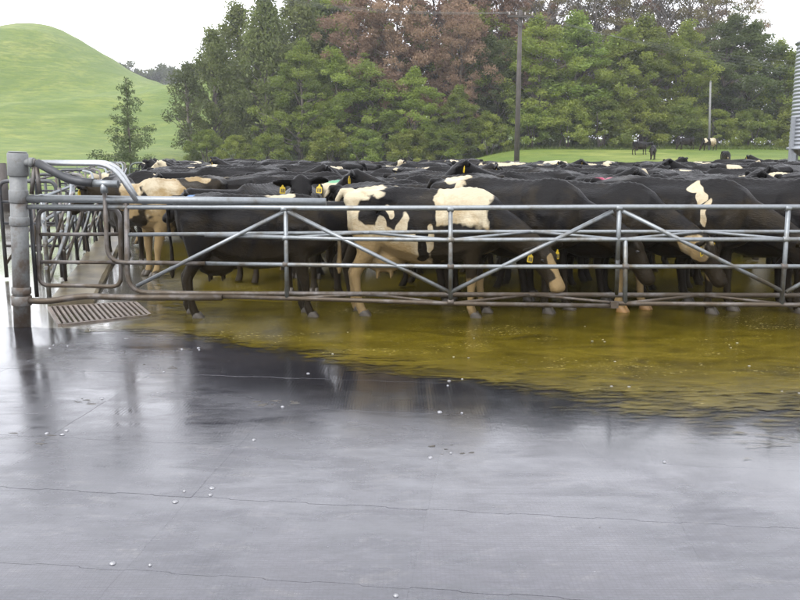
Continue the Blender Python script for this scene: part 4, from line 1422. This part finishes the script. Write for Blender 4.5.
def patched(me, patches, paint=None):
    """own copy of a cow mesh with white patches: (centre, radii, sign) fields in the cow's own space"""
    m = me.copy()
    co = vpos(m)
    wob = np.array([mnoise.noise(Vector(p) * 4.2) * 0.18 + mnoise.noise(Vector(p) * 10.0) * 0.14 + mnoise.noise(Vector(p) * 24.0) * 0.08 for p in co])
    warp = np.array([mnoise.noise_vector(Vector(p) * 4.0 + Vector((7, 3, 1))) for p in co]) * 0.075 + np.array([mnoise.noise_vector(Vector(p) * 11.0) for p in co]) * 0.028
    co = co + warp
    f = np.zeros(len(co))
    for c, r, sg in patches:
        q = np.sqrt(((co - np.array(c)) ** 2 / np.array(r) ** 2).sum(1)) + wob
        v = np.clip(1.5 - q, 0, 1)                          # 0.5 on the rim
        f = np.maximum(f, v) if sg > 0 else np.minimum(f, 1 - v)
    m.attributes['white'].data.foreach_set('value', f.astype(np.float32))
    if paint:
        c, r, colr = paint
        q = np.sqrt(((co - np.array(c)) ** 2 / np.array(r) ** 2).sum(1)) + wob * 0.8
        a = np.clip((1.1 - q) * 5, 0, 0.92)
        cc = np.zeros((len(co), 4), np.float32); cc[:, :3] = colr; cc[:, 3] = a
        m.attributes['paint'].data.foreach_set('color', cc.ravel())
    return m

# shared small parts
def tag_mesh():
    pts = [(-.006, .0), (-.012, -.022), (-.030, -.034), (-.032, -.092), (-.026, -.098), (.026, -.098), (.032, -.092), (.030, -.034), (.012, -.022), (.006, .0)]
    n = len(pts)
    V = [(-.003, y, z) for y, z in pts] + [(.003, y, z) for y, z in pts]
    Fc = [tuple(range(n - 1, -1, -1)), tuple(range(n, 2 * n))] + [(i, (i + 1) % n, n + (i + 1) % n, n + i) for i in range(n)]
    m = mesh_from(V, Fc, 'ear_tag'); m.materials.append(MAT['tag_yellow'])
    geo = [box_geo((.0042, y, -.066), (.0016, .010, .040)) for y in (-.014, .003, .018)]
    k = mesh_from(*join_geo(geo), 'printed_mark'); k.materials.append(MAT['tag_ink'])
    return m, k
TAG_ME, INK_ME = tag_mesh()

def sphere_mesh(name, r, mat):
    bm = bmesh.new(); bmesh.ops.create_uvsphere(bm, u_segments=12, v_segments=8, radius=r)
    me = bpy.data.meshes.new(name); bm.to_mesh(me); bm.free()
    me.polygons.foreach_set('use_smooth', [True] * len(me.polygons))
    me.materials.append(MAT[mat]); return me
EYE_ME = sphere_mesh('eye', 0.024, 'eye')

def hoof_mesh(mat):
    geo = []
    for sg in (-1, 1):                                      # two claws
        rings = []
        for z, x0, x1, w in ((0.0, -.055, .080, .030), (.03, -.052, .068, .030), (.06, -.046, .046, .027), (.078, -.03, .03, .02)):
            c, rx = (x0 + x1) / 2, (x1 - x0) / 2
            rings.append([Vector((c + rx * math.cos(a), sg * .030 + w * math.sin(a), z)) for a in np.linspace(0, 2 * math.pi, 11)[:-1]])
        geo.append(ring_loft(rings))
    me = mesh_from(*join_geo(geo), 'hoof', True); me.materials.append(MAT[mat]); return me
HOOF = {k: hoof_mesh(k) for k in ('hoof', 'hoof_amber')}

POSES = {
    'up':      dict(neck=30, yaw=0, head=-38, legs=(.03, -.05, .05, -.06)),
    'level':   dict(neck=9, yaw=0, head=-50, legs=(-.04, .05, -.08, .04)),
    'turn_l':  dict(neck=12, yaw=38, head=-45, hyaw=22, legs=(.02, -.04, .04, -.06)),
    'turn_r':  dict(neck=12, yaw=-38, head=-45, hyaw=-22, legs=(.05, -.02, -.06, .05)),
    'watch':   dict(neck=24, yaw=4, head=-58, hyaw=3, legs=(.02, -.03, .04, -.05)),
    'low':     dict(neck=-22, yaw=0, head=-62, legs=(.06, -.06, -.04, .06)),
    'low_r':   dict(neck=-24, yaw=-26, head=-58, hyaw=-18, legs=(.08, -.04, -.06, .04)),
    'low_l':   dict(neck=-20, yaw=24, head=-60, hyaw=12, legs=(-.03, .05, .06, -.06)),
    'graze':   dict(neck=-50, yaw=6, head=-74, legs=(.14, -.08, -.08, .10)),
}
COW = {k: cow_mesh('cow_' + k, **v) for k, v in POSES.items()}

def add_parts(root, pose, near=True, tags=2, amber=False):
    me, (neck, yaw, head, hyaw), feet = COW[pose]
    N0, nd, poll, d, side, up = cow_frame(neck, yaw, head, hyaw)
    for sg in ((1, -1) if tags == 2 else ((1,) if tags == 1 else ())):
        b0, ed, eu, en = ear_axes(poll, d, side, up, sg)
        p = b0 + ed * 0.115 + d * 0.034
        t = link('ear_tag', TAG_ME, None, root)
        f = d + Vector((0, 0, 0)); f.z = 0
        if f.length < .3: f = side * sg + d
        t.location = p
        t.rotation_euler = (random.uniform(-.2, .2), random.uniform(-.15, .15), math.atan2(f.y, f.x) + random.uniform(-.3, .3))
        if near:
            k = link('printed_mark', INK_ME, None, t)
    if near:
        for sg in (1, -1):
            e = link('eye', EYE_ME, None, root)
            e.location = poll + d * 0.155 + side * (sg * 0.090) + up * 0.030
        for i, (x, y) in enumerate(feet):
            h = link('hoof', HOOF['hoof_amber' if amber and i < 2 else 'hoof'], None, root)
            h.location = (x + .005, y, 0.0)

PLACED = []
def discs(x, y, a, s, pose):
    c, sn = math.cos(a), math.sin(a)
    L = [(-.62, 0, .30), (-.25, 0, .33), (.15, 0, .33), (.5, 0, .29)]
    me, (neck, yaw, head, hyaw), feet = COW[pose]
    N0, nd, poll, d, side, up = cow_frame(neck, yaw, head, hyaw)
    L.append(((.6 + poll.x) / 2 + .1, poll.y * .5, .17)); q = poll + d * 0.25
    L.append((poll.x, poll.y, .16)); L.append((q.x, q.y, .12))
    return [(x + (px * c - py * sn) * s, y + (px * sn + py * c) * s, r * s) for px, py, r in L]

FLOOR_Z = 0.0
def cow(x, y, deg, s, pose, label, group, white=0.0, seed=0.0, stain=0.5, patches=None, paint=None, near=True, tags=2, amber=False, z=0.0):
    a = R(deg)
    me = COW[pose][0]
    if patches is not None or paint is not None:
        me = patched(me, patches or [], paint)
    root = thing('cow', (x, y, z), label, 'cow', group, a)
    root.scale = (s, s, s)
    body = link('body', me, None, root)
    body.color = (white, seed, stain, 1)
    add_parts(root, pose, near, tags, amber)
    PLACED.append(discs(x, y, a, s, pose))
    return root

FG = 'cows standing along the gate'
# front row, left to right (cow space: +x is forward, +y its left side, so the side we see of a cow facing right is -y)
cow(-1.50, 8.66, 3, 0.95, 'level', 'all black cow with blue smear on its tail head, side-on behind the gate', FG,
    white=-.6, seed=.11, paint=((-.68, -.05, 1.31), (.07, .06, .04), (0.06, 0.13, 0.26)), tags=0)
cow(0.24, 8.70, -5, 1.0, 'low_r', 'black and cream patched cow with white blaze, head lowered at the middle of the gate', FG, white=-.6, seed=.31, stain=.6, tags=2,
    patches=[((-.3, 0, .8), (1.2, .6, 1.0), 1),                                             # cream all over, then the black
             ((-.52, -.25, 1.10), (.15, .4, .17), -1), ((-.20, -.25, 1.10), (.29, .5, .20), -1), ((-.15, 0, 1.32), (.30, .3, .08), -1), ((.02, -.3, .95), (.10, .4, .40), -1),
             ((.38, -.3, .74), (.34, .5, .24), -1), ((.95, -.2, .95), (.30, .5, .6), -1), ((1.3, -.5, .6), (.35, .4, .6), -1), ((.52, 0, .55), (.16, .4, .16), -1),
             ((-.31, -.3, 1.11), (.04, .2, .07), 1), ((-.18, -.3, .93), (.07, .2, .13), 1), ((-.44, -.3, .90), (.065, .2, .14), 1),
             ((.32, -.25, 1.17), (.22, .4, .17), 1), ((.08, -.3, .82), (.035, .2, .11), 1), ((-.66, 0, 1.32), (.26, .3, .08), 1),
             ((1.30, -.42, .62), (.075, .075, .20), 1), ((1.35, -.47, .38), (.10, .10, .09), 1)])
cow(1.14, 9.14, -28, 1.06, 'low', 'big black cow with a cream patch across its hips behind the patched cow', FG, white=-.6, seed=.52, tags=1,
    patches=[((-.55, 0, 1.33), (.17, .22, .10), 1), ((-.40, -.25, 1.18), (.08, .12, .14), 1), ((1.33, 0, .55), (.05, .05, .05), 1)])
cow(2.02, 9.28, -38, 1.03, 'low', 'black cow with pale front legs and amber hooves at the joint of the gate', FG, white=-.6, seed=.63, tags=2, amber=True,
    patches=[((.55, -.15, .22), (.2, .12, .26), 1), ((.55, .15, .2), (.2, .12, .2), 1)])
cow(2.90, 9.18, -36, 1.06, 'low', 'black cow with a cream stripe down its shoulder and a pale face stripe', FG, white=-.6, seed=.74, tags=2,
    patches=[((.30, -.16, 1.25), (.10, .10, .07), 1), ((.36, -.24, 1.15), (.05, .2, .09), 1), ((.44, -.28, 1.00), (.035, .2, .13), 1), ((1.38, 0, .67), (.07, .05, .16), 1), ((.55, -.15, .42), (.09, .1, .07), 1)],
    paint=((-.72, 0, 1.31), (.11, .06, .05), (0.28, 0.05, 0.09)))
cow(3.82, 9.18, -34, 1.06, 'low', 'black cow at the right end of the gate, partly out of the picture', FG, white=-.6, seed=.85, tags=2,
    patches=[((.53, .15, .40), (.09, .1, .07), 1)])
cow(4.85, 8.95, -24, 0.98, 'level', 'black cow cut off by the right edge, behind the last gate upright', FG, white=-.6, seed=.9, tags=1)
# facing the camera between the first two
cow(-1.22, 10.62, -86, 1.0, 'watch', 'black cow facing the camera over the gate with a yellow tag in each ear', FG, white=-.6, seed=.21, tags=2,
    patches=[((-.1, 0, 1.32), (.10, .3, .1), 1)])
# left side by the race
cow(-3.0, 11.9, 228, 1.0, 'turn_r', 'tan stained white shouldered cow near the race, head turned left', 'cows beside the drafting race', white=-.6, seed=.41, stain=.85, tags=2,
    patches=[((.40, .0, 1.10), (.34, .5, .36), 1), ((.5, 0, .45), (.25, .4, .46), 1), ((-.2, 0, 1.3), (.2, .2, .1), 1), ((.8, -.1, 1.1), (.12, .3, .3), 1)])
cow(-4.28, 13.2, -62, 0.98, 'level', 'black cow with one yellow tag looking out past the drafting race', 'cows beside the drafting race', white=-.6, seed=.44, tags=1,
    patches=[((1.5, 0, .82), (.12, .12, .1), 1)], near=True)
cow(-4.2, 15.6, 195, 1.0, 'turn_r', 'pale faced black cow behind the tan stained one by the race', 'cows beside the drafting race', white=-.35, seed=.47, tags=1,
    patches=[((1.3, -.3, 1.2), (.25, .2, .3), 1)], near=False)
# second row
G2 = 'cows in the second row behind the gate'
cow(-1.75, 12.5, 10, 1.0, 'turn_l', 'black cow with white flecks behind the one facing the camera', G2, white=-.28, seed=.23, near=False, tags=1)
cow(0.05, 9.75, 10, 1.0, 'level', 'black cow broadside behind the black and cream patched cow', G2, white=-.6, seed=.27, near=False, tags=1)
cow(-0.35, 11.5, 20, 0.98, 'level', 'cow with green paint on its tail head behind the patched cow', G2, white=-.25, seed=.29, near=False, tags=1, patches=[((-.7, 0, 1.2), (.2, .4, .2), 1)],
    paint=((-.62, 0, 1.32), (.17, .09, .06), (0.06, 0.22, 0.12)))
cow(1.75, 10.9, -24, 1.0, 'up', 'black cow with raised head and yellow tag behind the middle of the gate', G2, white=-.6, seed=.37, near=False, tags=1)
cow(3.15, 10.7, -30, 1.02, 'turn_l', 'broad backed black cow behind the cow with the shoulder stripe', G2, white=-.6, seed=.39, near=False, tags=1)
cow(4.5, 10.7, -28, 1.03, 'level', 'broad backed black cow at the right edge behind the front row', G2, white=-.6, seed=.40, near=False, tags=1)

# the rest of the herd, packed from the gate to the far side of the yard
def build_herd():
    rs = random.Random(29)
    rows = []
    n_try, made = 0, 0
    poses = ['level', 'level', 'turn_l', 'turn_r', 'low', 'low_l', 'up', 'up', 'level']
    out = []
    for band in range(48):
        y0 = 9.3 + band * 0.52
        for k in range(170 if band < 10 else 110):
            y = y0 + rs.uniform(0, 0.52)
            xl, xr = race_x(y) + 1.15, min(0.49 * y + 1.3, 17.5)
            x = rs.uniform(xl, xr)
            m = rs.random()
            if m < 0.48: deg = rs.gauss(-14, 30)
            elif m < 0.82: deg = rs.gauss(184, 26)
            else: deg = rs.uniform(0, 360)
            s = rs.gauss(0.965, 0.045)
            pose = rs.choice(poses)
            if pose == 'up' and rs.random() < .45: pose = 'level'
            D = discs(x, y, R(deg), s, pose)
            if any(dx < race_x(dy) + 0.35 + dr for dx, dy, dr in D): continue
            if min(dy - dr for dx, dy, dr in D) < 8.6: continue
            if y < 14.5 and 400 + F * x / y < 250: continue
            if abs(x - 15.3) < 2.6 and abs(y - 30) < 2.6: continue
            ok = True
            for Q in PLACED:
                if (Q[1][0] - D[1][0]) ** 2 + (Q[1][1] - D[1][1]) ** 2 > 12: continue
                for ax, ay, ar in D:
                    for bx, by, br in Q:
                        if (ax - bx) ** 2 + (ay - by) ** 2 < (ar + br) ** 2 * (0.50 if y < 12.5 else 0.60 if y < 15 else 0.74):
                            ok = False; break
                    if not ok: break
                if not ok: break
            if not ok: continue
            PLACED.append(D)
            wt = rs.random()
            if wt < 0.42: white, tone = -.6, 'all black'
            elif wt < 0.80: white, tone = rs.uniform(.08, .24), 'black and white'
            else: white, tone = rs.uniform(.26, .40), 'mostly white'
            px = 400 + F * x / y
            side = ('by the race' if px < 230 else 'left of centre' if px < 360 else 'in the centre' if px < 480 else 'before the pole' if px < 560
                    else 'right of centre' if px < 680 else 'towards the silo')
            depth = 'right behind the front rows' if y < 14 else ("in the herd's near half" if y < 19 else ("in the herd's far half" if y < 26 else "on the herd's far rim"))
            look = {'up': ' with raised head', 'low': ' with lowered head', 'low_l': ' with lowered head', 'turn_l': ' with turned head', 'turn_r': ' with turned head'}.get(pose, '')
            label = f'{tone} cow{look} {depth}, {side}'
            r = thing('cow', (x, y, 0), label, 'cow', f'{tone} cows{look} {depth}, {side}', R(deg))
            r.scale = (s, s, s)
            b = link('body', COW[pose][0], None, r)
            b.color = (white, rs.random(), rs.uniform(.3, .6), 1)
            add_parts(r, pose, False, rs.choice((0, 1, 1, 2)))
            made += 1
            out.append((px, r))
    same = {}
    for px, r in out:
        same.setdefault(r['label'], []).append((px, r))
    for lab, lst in same.items():
        if len(lst) > 1:
            for k, (px, r) in enumerate(sorted(lst, key=lambda q: q[0])):
                l2 = f'{lab}, {ORD[k]} from left'
                if len(l2.split()) <= 16: r['label'] = l2
build_herd()

def grazers():
    spots = [(686, 80, 182, 'graze', -.6, 'black cow grazing in the far field left of its patched companion'),
             (709, 79, 190, 'graze', .01, 'black and white cow grazing farthest right in the far field'),
             (640, 72, 20, 'level', -.6, 'dark cow standing with others beyond the herd before the far field'),
             (653, 66, 250, 'low', -.6, 'dark cow seen end-on beside the pair beyond the herd'),
             (726, 58, 265, 'graze', -.6, 'lone dark cow seen end-on on the grass left of the silo'),
             ]
    for px, Y, deg, pose, w, lab in spots:
        x = (px - 400) / F * Y * 0.985
        cow(x, Y, deg, 0.84, pose, lab, 'cows in the far field', white=w, seed=0.62, near=False, tags=0, z=terrain_h(x, Y) - .02, patches=[((-.3, 0, 1), (.35, .6, .6), 1), ((.5, 0, 1.1), (.2, .5, .3), 1)] if w > 0 else None)
grazers()

# ------------------------------------------------------------------ rain haze
def build_haze():
    V, Fc = box_geo((-20, 190, 16), (720, 520, 46))
    m = bpy.data.materials.new('rain_haze')
    m.use_nodes = True
    nt = m.node_tree
    nt.nodes.clear()
    out = nt.nodes.new('ShaderNodeOutputMaterial')
    v = nt.nodes.new('ShaderNodeVolumePrincipled')
    v.inputs['Color'].default_value = (0.93, 0.95, 1.0, 1)
    v.inputs['Density'].default_value = 0.0004
    nt.links.new(v.outputs[0], out.inputs['Volume'])
    o = link('haze', mesh_from(V, Fc, 'haze'), m)
    tag(o, 'thin grey rain haze hanging over the whole farm', 'haze', kind='stuff')
build_haze()
